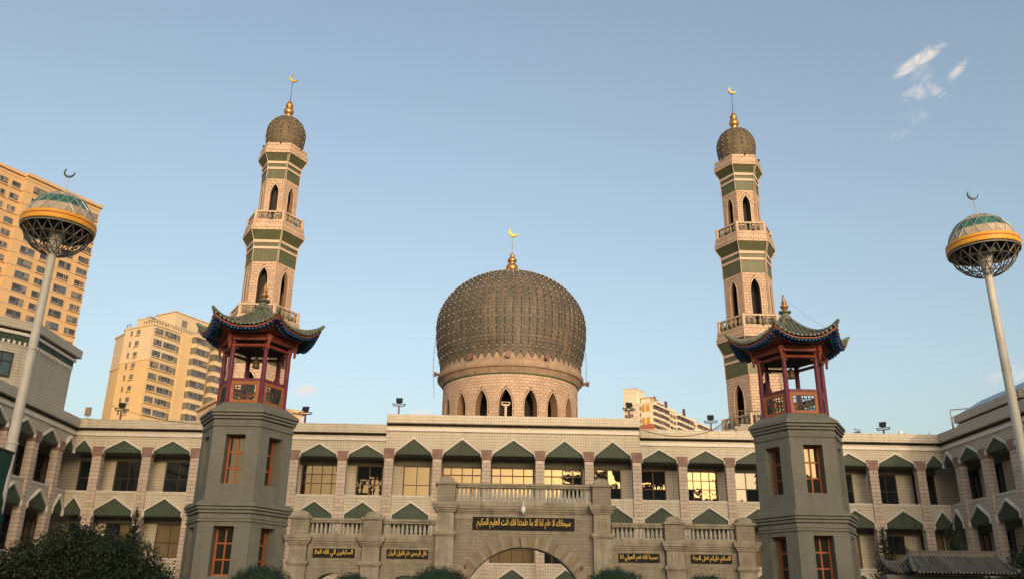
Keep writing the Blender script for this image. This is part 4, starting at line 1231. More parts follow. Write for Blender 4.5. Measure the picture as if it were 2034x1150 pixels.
dup(pg, (10.83, 33.9, 0), 'hexagonal grey brick pagoda tower with red kiosk at the right end of the gateway')
def bell(x, label):
    b = thing('hanging_bell', label, 'bell', (x, 33.9, 10.72), 0, 'bells hanging in the pagoda kiosks')
    MB().lathe([(.155, 0), (.145, .04), (.13, .10), (.125, .26), (.10, .36), (.05, .41), (.02, .43)], 16).build('bell_body', MT['bronze'], b, smooth=True)
    MB().tube([(0, 0, .42), (0, 0, .80)], .02, 6).build('hanger', MT['wire'], b)
    for z in (.05, .17, .27): MB().lathe([(.135, z), (.145, z + .012), (.13, z + .024)], 16).build('bell_band', MT['bronze'], b)
bell(-10.8, 'bronze bell hanging under the roof of the left pagoda kiosk')
bell(10.83, 'bronze bell hanging under the roof of the right pagoda kiosk')

# ------------------------------------------------------------------ tall dome lamps
def make_lamp(label):
    t = thing('dome_lamp', label, 'lamp', (-19.83, 34, 0), 0, 'pair of tall lamps with globe heads')
    ZC, RA, BU, BL_ = 16.74, 1.38, 1.50, 1.32
    MB().lathe([(.215, 0), (.21, 7.55), (.195, 7.56), (.155, 15.30)], 16).build('mast', MT['lampwhite'], t, smooth=True)
    MB().lathe([(.225, 7.50), (.235, 7.52), (.235, 7.60), (.2, 7.62)], 16).build('mast_joint', MT['lampwhite'], t)
    for zz in (4.1, 11.3): MB().lathe([(.20, zz), (.212 - .002 * zz, zz + .01), (.212 - .002 * zz, zz + .05), (.19, zz + .06)], 16).build('mast_joint', MT['lampwhite'], t)
    MB().lathe([(.155, 15.30), (.18, 15.55), (.30, 16.35), (.32, 16.40)], 16).build('mast_cone', MT['lampwhite'], t, smooth=True)
    NSEG = 18
    def pt(lat, k, off=0.0, sc=1.0):
        b = BU if lat >= 0 else BL_
        a = TAU * (k + off) / NSEG
        return Vector((RA * sc * math.cos(lat) * math.cos(a), RA * sc * math.cos(lat) * math.sin(a), ZC + b * sc * math.sin(lat)))
    # dark service deck inside
    MB().lathe([(.95, 16.42), (1.06, 16.45), (1.10, 16.52), (.3, 16.53)], 18).build('service_deck', MT['black'], t)
    for a in range(6):
        an = TAU * a / 6 + .3
        MB().obox((math.cos(an) * .80, math.sin(an) * .80, 16.31), Vector((math.cos(an), math.sin(an), 0)) * .12, Vector((-math.sin(an), math.cos(an), 0)) * .16, Vector((0, 0, .09))).build('floodlight', MT['flood'], t)
    MB().obox((0, -.55, 16.40), (.17, 0, 0), (0, .10, 0), (0, 0, .10)).build('junction_box', MT['bronze'], t)
    # yellow ring with a red stripe and the tube below it
    MB().lathe([(1.42, 16.54), (1.455, 16.56), (1.465, 16.62), (1.465, 16.86), (1.455, 16.91), (1.39, 16.92)], 60, cap=False).build('ring_panel', MT['ringyellow'], t, smooth=True)
    MB().lathe([(1.467, 16.74), (1.473, 16.755), (1.468, 16.785), (1.458, 16.80)], 60, cap=False).build('ring_stripe', MT['ringred'], t)
    MB().tube([Vector((1.41 * math.cos(TAU * i / 48), 1.41 * math.sin(TAU * i / 48), 16.47)) for i in range(49)], .028, 6).build('ring_tube', MT['steel'], t)
    MB().lathe([(1.40, 16.47), (1.40, 16.58)], 48, cap=False).build('ring_backing', MT['black'], t)
    # glazed cap: triangular panels between bars
    lats = [.10, .42, .78, 1.18]
    offs = [0, .5, 0, .5]
    cols_ = [MT['domecream'], MT['domegreen'], MT['domecream']]
    def strut(a, b, r_, nm, mt_): MB().tube([a, b], r_, 5).build(nm, mt_, t)
    for lv in range(3):
        for k in range(NSEG):
            a, b = pt(lats[lv], k, offs[lv]), pt(lats[lv], k + 1, offs[lv])
            c = pt(lats[lv + 1], k + (1 if offs[lv] else 0), offs[lv + 1])
            d = pt(lats[lv + 1], k + 1 + (1 if offs[lv] else 0), offs[lv + 1])
            for tri in ((a, b, c), (b, d, c)):
                cen = (tri[0] + tri[1] + tri[2]) / 3
                MB().add([cen + (p - cen) * .985 for p in tri], [(0, 1, 2)]).build('panel', cols_[lv], t)
            strut(a, c, .017, 'panel_bar', MT['steel']); strut(b, c, .017, 'panel_bar', MT['steel']); strut(c, d, .015, 'panel_bar', MT['steel'])
    for k in range(NSEG):
        a, b = pt(1.18, k, .5), pt(1.18, k + 1, .5)
        MB().add([a, b, Vector((0, 0, ZC + BU + .01))], [(0, 1, 2)]).build('panel', MT['domecream'], t)
        if k % 2 == 0: strut(a, Vector((0, 0, ZC + BU)), .014, 'panel_bar', MT['steel'])
    # open lattice bowl
    lats = [-.20, -.52, -.84, -1.14, -1.38]
    for lv in range(4):
        for k in range(NSEG):
            o0, o1 = (0, .5) if lv % 2 == 0 else (.5, 0)
            a, b = pt(lats[lv], k, o0), pt(lats[lv], k + 1, o0)
            c = pt(lats[lv + 1], k + (1 if o0 else 0), o1); d = pt(lats[lv + 1], k + 1 + (1 if o0 else 0), o1)
            if lv == 3 and k % 2: continue
            strut(a, c, .021, 'strut', MT['darksteel']); strut(b, c, .021, 'strut', MT['darksteel'])
            strut(c, d, .019, 'strut', MT['darksteel'])
    MB().tube([(0, 0, ZC + BU), (-.02, 0, 19.05)], .02, 6).build('finial_rod', MT['steel'], t)
    mb = MB(); crescent(mb, (-.02, 0, 19.28), .24, .06, R(68), .26, .90); mb.build('crescent', mat('dark green crescent', (.03, .06, .055), .5), t)
    return t
lp = make_lamp('tall white mast with latticed globe lamp, far left before the orange tan apartment tower')
dup(lp, (19.83, 34, 0), 'tall white mast with latticed globe lamp, far right against the open sky')

# ------------------------------------------------------------------ things on the roof
def floodlight(loc, rz, h, label, tilt=-.5, black=True):
    f = thing('roof_floodlight', label, 'floodlight', loc, rz, 'floodlights on posts along the roof')
    MB().box(-.05, .05, -.05, .05, 0, h - .32).build('post', MT['rust'], f)
    MB().box(-.32, .32, -.04, .04, h - .32, h - .27).bar((-.32, 0, h - .3), (-.40, 0, h - .18), .05, .04, (0, 1, 0)).bar((.32, 0, h - .3), (.40, 0, h - .18), .05, .04, (0, 1, 0)).box(-.36, .36, -.03, .03, h - .20, h - .16).build('cross_bracket', MT['flood'], f)
    M = Matrix.Translation((0, 0, h)) @ Matrix.Rotation(tilt, 4, 'X')
    MB().prism([(-.20, -.10, -.15), (.20, -.10, -.15), (.20, -.10, .15), (-.20, -.10, .15)], (0, .06, 0)).prism([(-.15, -.04, -.10), (.15, -.04, -.10), (.15, -.04, .10), (-.15, -.04, .10)], (0, .14, 0)).build('lamp_head', MT['flood'], f, mtx=M)
    MB().box(-.17, .17, -.108, -.102, -.12, .12).build('lamp_glass', MT['glass'], f, mtx=M)
    return f
floodlight((-23.2, 51.2, 10.9), .3, 2.0, 'black floodlight on a roof post in front of the yellow ochre apartment block')
floodlight((-12.42, 51.5, 10.9), -.1, 2.05, 'black floodlight on a post just right of the left pagoda cap')
floodlight((-6.86, 51.4, 11.8), .1, 1.75, 'black floodlight at the left end of the raised middle parapet')
floodlight((7.0, 51.4, 11.8), .2, 1.75, 'black floodlight at the right end of the raised middle parapet')
floodlight((11.95, 51.5, 10.9), -.25, 2.0, 'black floodlight on a post left of the iron stair railing')
floodlight((22.4, 51.4, 10.9), -.6, 1.75, 'black floodlight on a post right of the right pagoda near the wing corner')
fd = thing('drum_floodlight', 'pale post with a bracket lamp standing before the central drum arch', 'floodlight', (-.42, 53.2, 11.95))
MB().box(-.07, .07, -.06, .06, 0, 1.85).build('post', MT['mwhite'], fd)
MB().box(-.22, .22, -.05, .05, 1.85, 1.95).bar((-.22, 0, 1.9), (-.26, 0, 2.08), .05, .05, (0, 1, 0)).bar((.22, 0, 1.9), (.26, 0, 2.08), .05, .05, (0, 1, 0)).box(-.26, .26, -.03, .03, 2.06, 2.10).build('bracket', MT['mwhite'], fd)
fd = thing('small_spotlight', 'small dark spotlight tilted upwards on the parapet right of the central drum arch', 'spotlight', (.48, 51.6, 12.36))
MB().bar((-.12, 0, .05), (.14, 0, .34), .16, .13, (0, 1, 0)).build('lamp_head', MT['flood'], fd)
MB().box(-.1, .1, -.05, .05, -.4, .06).build('bracket', MT['rust'], fd)
an = thing('antenna_box', 'beige antenna panel on a small bracket at the left roof corner', 'antenna', (-25.0, 50.9, 11.78))
MB().box(-.17, .17, -.05, .05, .42, .92).build('panel', MT['domecream'], an)
MB().tube([(0, .08, 0), (0, .08, .9)], .03, 6).build('post', MT['steel'], an)
MB().box(-.24, .24, -.12, .10, .0, .14).box(-.30, .30, -.05, .05, .20, .26).build('bracket', MT['steel'], an)
ds = thing('satellite_dish', 'small grey satellite dish behind the right roof parapet', 'satellite dish', (23.75, 52, 11.75))
MB().lathe([(.02, 0), (.14, .03), (.24, .10), (.22, .11), (.12, .05), (.02, .02)], 14).build('dish', MT['steel'], ds, mtx=Matrix.Translation((0, 0, .42)) @ Matrix.Rotation(R(60), 4, 'X'))
MB().tube([(0, 0, -.6), (0, 0, .42)], .03, 6).build('post', MT['steel'], ds)
ae = thing('roof_aerial', 'thin dark aerial rod on the roof near the right wing corner', 'aerial', (25.05, 51.2, 11.5))
MB().tube([(0, 0, 0), (0, 0, .7)], .02, 5).build('rod', MT['black'], ae); MB().box(-.05, .05, -.02, .02, .34, .55).build('sensor', MT['black'], ae)
# frame, tank and solar panels on the right wing
pr = thing('pipe_frame', 'white metal pipe frame standing at the end of the right wing attic', 'pipe frame', (25.45, 49.35, 11.12))
for (a, b) in (((0, -.2, 0), (0, -.2, 2.0)), ((.22, .1, 0), (.22, .1, 1.62)), ((0, -.2, 2.0), (1.6, -1.2, 2.0)), ((.22, .1, 1.62), (1.5, -.9, 1.62)), ((0, -.2, 1.62), (.22, .1, 1.62)), ((0, -.2, 1.0), (.22, .1, .9))):
    MB().tube([a, b], .035, 6).build('pipe', MT['steel'], pr)
tk = thing('water_tank', 'grey water tank against the end of the right wing attic', 'tank', (25.95, 48.75, 11.12))
MB().lathe([(.40, .12), (.42, .15), (.42, .95), (.36, 1.1), (.1, 1.18)], 18).build('tank_body', MT['steel'], tk, smooth=True)
MB().box(-.38, .38, -.38, .38, -.02, .12).build('tank_stand', MT['flood'], tk)
for i, lab in enumerate(('blue solar panel on the right wing roof, nearest the pipe frame', 'blue solar panel on the right wing roof, middle of three', 'blue solar panel on the right wing roof, next to the lamp mast')):
    y0 = 48.0 - i * 2.25
    s_ = thing('solar_panel', lab, 'solar panel', (26.0, y0 - 1.1, 12.58), 0, 'solar panels on the right wing roof')
    M = Matrix.Translation((0, 0, .42)) @ Matrix.Rotation(R(-30), 4, 'Y')
    MB().box(-.85, .85, -1.08, 1.08, -.02, .02).build('panel_frame', MT['steel'], s_, mtx=M)
    for ix in range(3):
        for iy in range(4):
            x_, y_ = -.83 + ix * .555, -1.06 + iy * .532
            MB().box(x_ + .008, x_ + .545, y_ + .008, y_ + .522, .021, .028).build('solar_cell', MT['solar'], s_, mtx=M)
    MB().box(.55, .62, -.9, -.85, -.05, .72).box(.55, .62, .85, .9, -.05, .72).box(-.65, .6, -.9, -.85, -.05, .03).box(-.65, .6, .85, .9, -.05, .03).build('support', MT['steel'], s_)

# ------------------------------------------------------------------ apartment buildings behind
FG = [MT['glassfar'], MT['glassfar'], MT['glassfarb'], MT['glassfarb'], MT['glassfarc']]
def rows(n, z, step): return [z - i * step for i in range(n)]
t1 = thing('apartment_tower', 'tall orange tan apartment tower at the far left behind the lamp mast', 'apartment block', (-75.88, 150, 0), R(60))
I4 = Matrix.Identity(4)
MB().box(-14.6, 0, 0, 16, 0, 72.2).build('wall', MT['tower'], t1)
MB().box(-34, -14.6, .9, 16, 0, 72.2).build('wall', MT['tower'], t1)
MB().box(-14.75, .35, -.4, 16.3, 72.2, 72.75).box(-34, -14.75, .5, 16.3, 72.2, 72.75).build('roof_cornice', MT['towertrim'], t1)
for z in rows(24, 71.55, 2.25):
    MB().box(-14.6, .06, -.10, -.002, z, z + .16).box(-34, -14.72, .80, .898, z, z + .16).box(-14.72, -14.602, -.10, .898, z, z + .16).build('floor_band', MT['towertrim'], t1)
def tw(par, x0, x1, z0, z1, y, xs, zs_, fm_, gm, ledge=True, mt_=None, M0=I4, bar=.09):
    o = window(par, M0 @ Matrix.Translation((0, y - .01, 0)), (x0 + x1) / 2, z0, z1, x1 - x0, xs, zs_, fm_, gm, bar=bar, dep=.10, tilt=1.0)
    if ledge: MB().box(-(x1 - x0) / 2 - .15, (x1 - x0) / 2 + .15, -.30, -.02, -(z1 - z0) / 2 - .14, -(z1 - z0) / 2 - .005).build('window_ledge', mt_ or MT['towertrim'], o)
    return o
for r, z in enumerate(rows(14, 70.86, 2.25)):
    for (x0, x1, dz, led) in ((-2.35, -.28, 1.22, True), (-5.9, -3.5, 1.30, False), (-9.55, -7.40, 1.20, True), (-13.1, -10.55, 1.32, False), (-16.5, -14.95, 1.15, True), (-18.95, -17.3, 1.18, True), (-22.6, -20.2, 1.2, True)):
        yy = .9 if x0 < -14.6 else 0
        zt = z - (.15 if dz < 1.25 else 0)
        w_ = x1 - x0; k = .30 / w_
        f0 = random.choice([.25, .38, .5, .62])
        tw(t1, x0, x1, zt - dz, zt, yy, (f0, f0 + k * 1.3), (.30,), MT['towertrim'] if random.random() < .3 else MT['framegrey'], FG, led, bar=.07)
MB().box(-12, -6, 5, 11, 72.75, 75).build('roof_house', MT['tower'], t1)

t2 = thing('apartment_block', 'yellow ochre apartment block with balconies, between the far left tower and the left pagoda', 'apartment block', (-62.26, 150, 0), R(60))
def two(b, nm):
    MB().prism(*b[:2]).build(nm, MT['mid'], t2)
foot = [(0, 0), (24, 0), (24, 14), (1.2, 14), (1.2, 9.6), (.0, 7.6)]
foot = [(0, 0), (24, 0), (24, 14), (3.0, 14), (1.55, 9.3), (0, 7.55)]
MB().prism([(x, y, 0) for x, y in foot], (0, 0, 43.25)).build('wall', MT['mid'], t2)
MB().prism([(x, y, 43.253) for x, y in foot], (0, 0, 6.35)).build('upper_wall', MT['midtop'], t2)
off = [(-.12, -.12), (24.1, -.12), (24.1, 14.1), (2.9, 14.1), (1.45, 9.42), (-.12, 7.65)]
MB().prism([(x, y, 43.15) for x, y in off], (0, 0, .22)).build('floor_band', MT['midtrim'], t2)
MB().prism([(x * 1.02 - .05, y * 1.02 - .1, 49.6) for x, y in off], (0, 0, .28)).build('roof_cornice', MT['midtrim'], t2)
MB().box(6.35, 8.4, -.55, -.005, 0, 49.58).build('projecting_pier', MT['mid'], t2)
for r, z in enumerate(rows(10, 49.2, 2.08)):
    tw(t2, .42, 2.22, z - 1.16, z, 0, (.33, .66), (.35,), MT['framegrey'], FG, True, MT['midtrim'])
    tw(t2, 2.58, 5.28, z - 1.16, z, 0, (.25, .5, .75), (.35,), MT['framegrey'], FG, True, MT['midtrim'])
    MB().box(5.42, 6.2, -.012, -.004, z - 1.3, z - .02).build('dark_slot_sheet', MT['soffit'], t2)  # flat dark sheet painted in for a shaded recess
    MB().box(5.36, 6.3, -.20, -.003, z - 1.55, z - 1.36).build('recess_ledge', MT['midtrim'], t2)
    # glazed balconies with pale fronts
    for (x0, x1, yb) in ((8.5, 12.0, -1.5), (13.6, 16.6, -1.5), (17.6, 20.8, -1.5)):
        zz = z + .28
        MB().box(x0, x1, yb, -.004, zz - 2.02, zz - 1.30).build('balcony_front', MT['midtrim'], t2)
        MB().box(x0 - .08, x1 + .08, yb - .08, -.004, zz - 1.30, zz - 1.22).build('balcony_rail', MT['midtrim'], t2)
        bw = tw(t2, x0, x1, zz - 1.22, zz - .02, yb + .10, (.14, .28, .42, .56, .7, .85), (.3,), MT['framegrey'], FG, False, bar=.07)
        MB().box(x0 + .05, x1 - .05, yb + .12, -.006, zz - 1.219, zz - .021).build('balcony_room', MT['soffit'], t2)
    Ml_ = Matrix.Rotation(R(-90), 4, 'Z')
    # local x of the left face runs from the corner backwards
    tw(t2, -4.18, -3.30, z - 1.02, z - .08, 0, (.5,), (.4,), MT['framegrey'], FG, True, MT['midtrim'], Ml_)
    tw(t2, -5.75, -5.35, z - 1.02, z - .02, 0, (), (.5,), MT['framegrey'], FG, False, None, Ml_)
for (x0, x1) in ((8.4, 12.1), (13.5, 16.7), (17.5, 20.9)): MB().box(x0, x1, -1.6, 0, 49.48, 49.9).build('balcony_roof', MT['midtrim'], t2)
MB().box(1.2, 5.0, 3.2, 6.2, 49.88, 51.7).build('stair_house', MT['midtop'], t2)
MB().box(1.1, 5.1, 3.1, 6.3, 51.7, 51.85).build('roof_cornice', MT['midtrim'], t2)
MB().box(1.6, 2.6, 3.3, 4.5, 51.85, 52.15).build('roof_vent', MT['flood'], t2)
MB().box(5.6, 14.0, 1.6, 7.0, 49.88, 54.0).build('penthouse', MT['midtop'], t2)
MB().box(5.4, 14.2, 1.4, 7.2, 54.0, 54.15).build('roof_cornice', MT['midtrim'], t2)
for x in (7.3, 11.2): tw(t2, x, x + 1.15, 51.6, 52.9, 1.6, (.5,), (), MT['framegrey'], FG, False)
rl = MB()
for (a, b) in (((.1, .1), (8, .1)), ((.1, .1), (.1, 2.9)), ((.1, 6.4), (.1, 7.4)), ((8, .1), (16, -.9))):
    n = int(math.hypot(b[0] - a[0], b[1] - a[1]) / .6)
    for i in range(n + 1):
        x, y = a[0] + (b[0] - a[0]) * i / n, a[1] + (b[1] - a[1]) * i / n
        rl.box(x - .03, x + .03, y - .03, y + .03, 49.88, 50.72)
    for z in (50.7, 50.3): rl.bar((*a, z), (*b, z), .05, .05)
rl.build('roof_railing', MT['flood'], t2)

t3 = thing('far_apartment_block', 'pale yellow apartment block with yellow window grilles and a stair tower, right of the dome', 'apartment block', (45.81, 250, 0), R(54))
LF = Matrix.Rotation(R(-90), 4, 'Z')
MB().box(0, 46, 0, 9.1, 0, 60.75).build('wall', MT['far'], t3)
MB().box(-.12, 46.1, -.25, 9.2, 60.75, 61.0).build('roof_cornice', MT['far'], t3)
MB().box(-.03, 6, 4.9, 9.12, 60.3, 65.6).build('stair_tower', MT['far'], t3)
MB().box(-.1, 6.1, 4.8, 9.2, 65.6, 65.8).box(-.06, 6.05, 4.87, 9.15, 64.4, 64.5).build('tower_band', MT['towertrim'], t3)
MB().box(-.03, 0, 4.85, 4.9, 54, 65).build('downpipe', MT['soffit'], t3)
for z in (60.3, 58.45, 56.6, 54.75): MB().box(-.06, -.003, 0, 9.1, z, z + .09).build('floor_band', MT['towertrim'], t3)
MB().box(-.10, 5, -.30, 3.75, 50, 54.4).build('red_wall', MT['farred'], t3)
for r, z in enumerate(rows(4, 59.85, 1.88)):
    for (a, b) in ((-8.6, -7.75), (-6.95, -5.85), (-3.75, -3.3)):
        tw(t3, a, b, z - .98, z, 0, (.5,), (), MT['framegrey'], FG, False, None, LF)
    if r in (0, 2):
        for (a, b) in ((-2.95, -2.05), (-1.5, -.5)):
            o = tw(t3, a, b, z - 1.55, z + .30, -.05, (.25, .5, .75), (.2, .4, .6, .8), MT['faryellow'], MT['faryellow'], False, None, LF)
    for (x0, x1, y_, led) in ((.9, 4.2, -.5, 1), (4.9, 8.2, -.7, 1), (8.9, 11.6, -.5, 1), (13.1, 14.9, 0, 0), (15.5, 17.0, 0, 0), (17.7, 21.2, -.6, 1), (21.5, 24.9, -.6, 1), (25.4, 29.6, -.6, 1), (30.6, 32.2, 0, 0), (33.6, 38.5, -.6, 1), (39, 43.5, -.6, 1)):
        if y_ < 0:
            MB().box(x0, x1, y_, -.004, z - 1.62, z - .92).build('balcony_front', MT['far'], t3)
            tw(t3, x0, x1, z - .92, z + .22, y_ + .08, (.2, .4, .6, .8), (.35,), MT['rust'], FG, False)
            MB().box(x0 + .05, x1 - .05, y_ + .09, -.006, z - .919, z + .21).build('balcony_room', MT['soffit'], t3)
        else:
            tw(t3, x0, x1, z - 1.0, z + .02, 0, (.5,), (.3,), MT['rust'], FG, True, MT['far'])
for (x0, x1) in ((.7, 11.8), (17.5, 29.8), (33.4, 43.8)): MB().box(x0, x1, -.95, 1.5, 60.10, 60.55).build('balcony_roof', MT['far'], t3)
for (x0, x1) in ((12.6, 17.4), (30.2, 33.2)): MB().box(x0, x1, -.1, 6, 61.0, 61.65).build('raised_parapet', MT['far'], t3)
# roof rooms behind the corner and chimneys
MB().box(2.6, 10.0, 1.6, 4.5, 61.0, 62.9).build('roof_house', MT['far'], t3)
MB().box(2.2, 7.2, 1.0, 4.8, 62.9, 63.1).box(6.8, 11.8, .9, 4.6, 62.1, 62.3).build('roof_slab', MT['towertrim'], t3)
for x in (3.0, 5.0, 7.8): tw(t3, x, x + .7, 61.2, 62.4, 1.6, (), (), MT['framegrey'], FG, False)
for (x, y) in ((8.2, 2.5), (15.6, 2.2), (28.3, 1.8)):
    MB().prism([(x, y, 61), (x + .9, y, 61), (x + .75, y, 64.3), (x + .15, y, 64.6)], (0, .7, 0)).build('chimney', MT['rust'], t3)

t4 = thing('peach_building', 'peach building with a flat roof slab, partly seen right of the left pagoda cap', 'building', (-27.6, 120, 0), R(35))
MB().box(-12, 0, 0, 8, 0, 27.3).build('wall', MT['peach'], t4)
MB().box(-12.3, .5, -.5, 8.2, 27.3, 27.75).build('roof_cornice', MT['towertrim'], t4)
MB().box(.002, 6.5, 1.2, 8, 0, 25.9).build('lower_wall', MT['peach'], t4)
MB().box(.502, 6.9, .8, 8.2, 25.9, 26.25).build('roof_cornice', MT['towertrim'], t4)
for z in rows(5, 26.6, 2.6):
    for x in (-3.2, -6.4): tw(t4, x, x + 1.5, z - 1.4, z, 0, (.5,), (), MT['framegrey'], FG, False)

# unseen blocks added behind the camera, heights set for courtyard shade and window reflections
def shade_block(x0, x1, h, y, label, d=14):
    o = thing('shade_block', label, 'building', ((x0 + x1) / 2, y, 0), 0, 'unseen blocks behind the camera, sized to shade the courtyard')
    wd = (x1 - x0) / 2
    MB().box(-wd, wd, -d, 0, 0, h).build('wall', MT['shadeblock'], o)
    MB().box(-wd - .2, wd + .2, -d - .2, .2, h - .5, h - .002).build('roof_cornice', MT['towertrim'], o)
    return o
shade_block(-240, -100, 50, -220, 'unseen wide shade block behind the camera, far off to the left')
shade_block(-98, 26.5, 33, -220, 'unseen long low shade block, behind and left of the camera')
shade_block(27, 49.5, 49.6, -220, 'unseen slim shade tower behind the camera, rising over the other shade blocks')
shade_block(50, 66, 45.6, -220, 'unseen narrow shade block behind the camera, beside the slim shade tower')
shade_block(66.5, 150, 44.7, -220, 'unseen long shade block, behind and right of the camera')
shade_block(152, 250, 40, -220, 'unseen low shade block at the far right behind the camera')

# ------------------------------------------------------------------ small gatehouse with a grey tile roof, lower right
gh = thing('gatehouse', 'small gatehouse with a curved grey clay tile roof, in front of the right wing', 'gatehouse', (12.2, 26, 0))
MB().box(-1.45, 1.15, -.5, .5, 0, 2.62).build('wall', MT['greywall'], gh)
MB().box(-1.55, 1.2, -.55, .55, 2.62, 2.76).build('eave_beam', MT['greywall'], gh)
def ghr(x, t):   # t 0 ridge .. 1 eave
    return Vector((x, -1.0 * t, 3.36 - .52 * (1 - max(0, 1 - t) ** 1.6)))
for sg in (1, -1):
    sh = MB()
    for dz in (0, -.06):
        b0 = len(sh.v)
        for i in range(9):
            t = i / 8
            for x in (-1.30 - .35 * t, 1.22 + .0 * t):
                p = ghr(x, t); sh.v.append((p.x, p.y * sg, p.z + dz))
        for i in range(8): q = b0 + 2 * i; sh.f.append((q, q + 1, q + 3, q + 2))
    sh.build('roof_slope', MT['greytile'], gh, smooth=True)
    n = 27
    for j in range(n):
        x = -1.58 + 2.78 * (j + .5) / n
        pts = []; rad = []
        t0 = max(.06, (-x - 1.27) * 2.8)
        for i in range(9):
            p = ghr(x + .12 * (i / 8) * 0, t0 + (1.03 - t0) * i / 8); pts.append((p.x, p.y * sg, p.z + .025 + random.uniform(-.004, .004))); rad.append(.040 + .008 * (i % 2))
        MB().tube(pts, rad, 6).build('tile_row', MT['greytile'], gh)
MB().box(-1.30, 1.22, -.07, .07, 3.34, 3.47).box(-1.32, 1.24, -.10, .10, 3.471, 3.51).build('ridge', MT['greytile'], gh)
for sx in (-1, 1):
    for sy in (-1, 1):
        pts = []
        for i in range(9):
            t = i / 8
            p = ghr(-(1.30 + .36 * t) if sx < 0 else 1.23 + .06 * t, t); pts.append((p.x, p.y * sy, p.z + .05 + .10 * max(0, t - .6)))
        MB().tube(pts, [.06] * 9, 6).build('hip_ridge', MT['greytile'], gh)
    MB().prism([(sx * 1.24, -.05, 3.34), (sx * 1.38, -.05, 3.36), (sx * 1.34, -.05, 3.50), (sx * 1.40, -.05, 3.62), (sx * 1.25, -.05, 3.52)], (0, .1, 0)).build('ridge_ornament', MT['greytile'], gh)
gw = thing('curved_wall_roof', 'short curved grey tile wall roof with upturned tip, left of the gatehouse', 'roofed wall', (10.45, 25.9, 0))
MB().box(-.40, .42, -.18, .18, 0, 2.82).build('wall', MT['greywall'], gw)
pts = [(-.48, 0, 3.40), (-.40, 0, 3.24), (-.25, 0, 3.15), (0, 0, 3.14), (.22, 0, 3.22), (.40, 0, 3.36), (.44, 0, 3.46)]
MB().tube(pts, [.03, .06, .07, .07, .07, .06, .035], 7).build('ridge', MT['greytile'], gw)
for sg in (-1, 1):
    for j in range(9):
        x = -.42 + .84 * j / 8
        z = 3.10 + .9 * (x - .0) ** 2
        MB().tube([(x, 0, z), (x, sg * .15, z - .12), (x, sg * .34, z - .24)], .042, 6).build('tile_row', MT['greytile'], gw)

# ------------------------------------------------------------------ green debris netting over a scaffold, left edge
ns = thing('netted_scaffold', 'dark green netting draped over a steel scaffold frame at the left edge', 'scaffold', (-17.38, 27.2, 0))
for (x, y) in ((-.9, -.5), (.95, -.5), (-.9, .6), (.95, .6)): MB().tube([(x, y, 0), (x, y, 6.15)], .03, 6).build('scaffold_pole', MT['steel'], ns)
for z in (2.0, 4.2, 6.1):
    MB().tube([(-1.0, -.5, z), (1.02, -.5, z)], .03, 6).build('scaffold_pole', MT['steel'], ns); MB().tube([(.95, -.6, z), (.95, .7, z)], .03, 6).build('scaffold_pole', MT['steel'], ns)
nt_ = MB(); nu, nv = 40, 30
per = [(-1.0, -.56), (1.0, -.56), (1.0, .66), (-1.0, .66)]
def pern(u):
    u = u * 4 % 4; i = int(u); f = u - i
    a, b = per[i], per[(i + 1) % 4]
    return a[0] + (b[0] - a[0]) * f, a[1] + (b[1] - a[1]) * f
for i in range(nv + 1):
    v = i / nv
    for j in range(nu):
        x, y = pern(j / nu)
        z = 6.14 - 2.1 * v + .25 * math.sin(j * .9) * v ** 3
        bulge = 1 + .05 * math.sin(j * 1.7 + v * 5) * (0.3 + v) + .22 * max(0, v - .55) * math.sin(v * 14 + j * .4) ** 2
        nt_.v.append((x * bulge, y * bulge, z))
for i in range(nv):
    for j in range(nu): q = i * nu + j; q2 = i * nu + (j + 1) % nu; nt_.f.append((q, q2, q2 + nu, q + nu))
nt_.build('netting', MT['net'], ns, smooth='all')
MB().box(-1.04, 1.04, -.6, -.5, 6.14, 6.2).box(.98, 1.04, -.499, .7, 6.14, 6.2).build('edge_board', MT['bark'], ns)

# ------------------------------------------------------------------ trees and clipped shrubs
def leaf_cloud(blobs, n, size, seed, flat=.5, clump=.16):
    """many small leaf faces in clumps spread through and over the blobs of a crown"""
    rnd = random.Random(seed)
    mb = MB()
    tot = sum(b[3] ** 2 for b in blobs)
    for (x, y, z, r_, sq) in blobs:
        nc = int(n * r_ * r_ / tot / 9)
        for c in range(nc):
            d = Vector((rnd.gauss(0, 1), rnd.gauss(0, 1), rnd.gauss(0, 1))).normalized()
            rr = r_ * (rnd.uniform(.55, 1.0) ** .45) * (1 + rnd.uniform(-.10, .13))
            cc = Vector((x + d.x * rr, y + d.y * rr, z + d.z * rr * sq))
            for k in range(9):
                p = cc + Vector((rnd.gauss(0, clump), rnd.gauss(0, clump), rnd.gauss(0, clump * .8)))
                nrm = (d * flat + Vector((rnd.gauss(0, .6), rnd.gauss(0, .6), rnd.gauss(.25, .6)))).normalized()
                a = nrm.orthogonal().normalized(); a = (Matrix.Rotation(rnd.uniform(0, TAU), 3, nrm) @ a)
                b = nrm.cross(a); s_ = size * rnd.uniform(.65, 1.3)
                mb.add([p - a * s_, p - b * s_ * .45 + nrm * s_ * .1, p + a * s_, p + b * s_ * .45 + nrm * s_ * .1], [(0, 1, 2, 3)])
    return mb
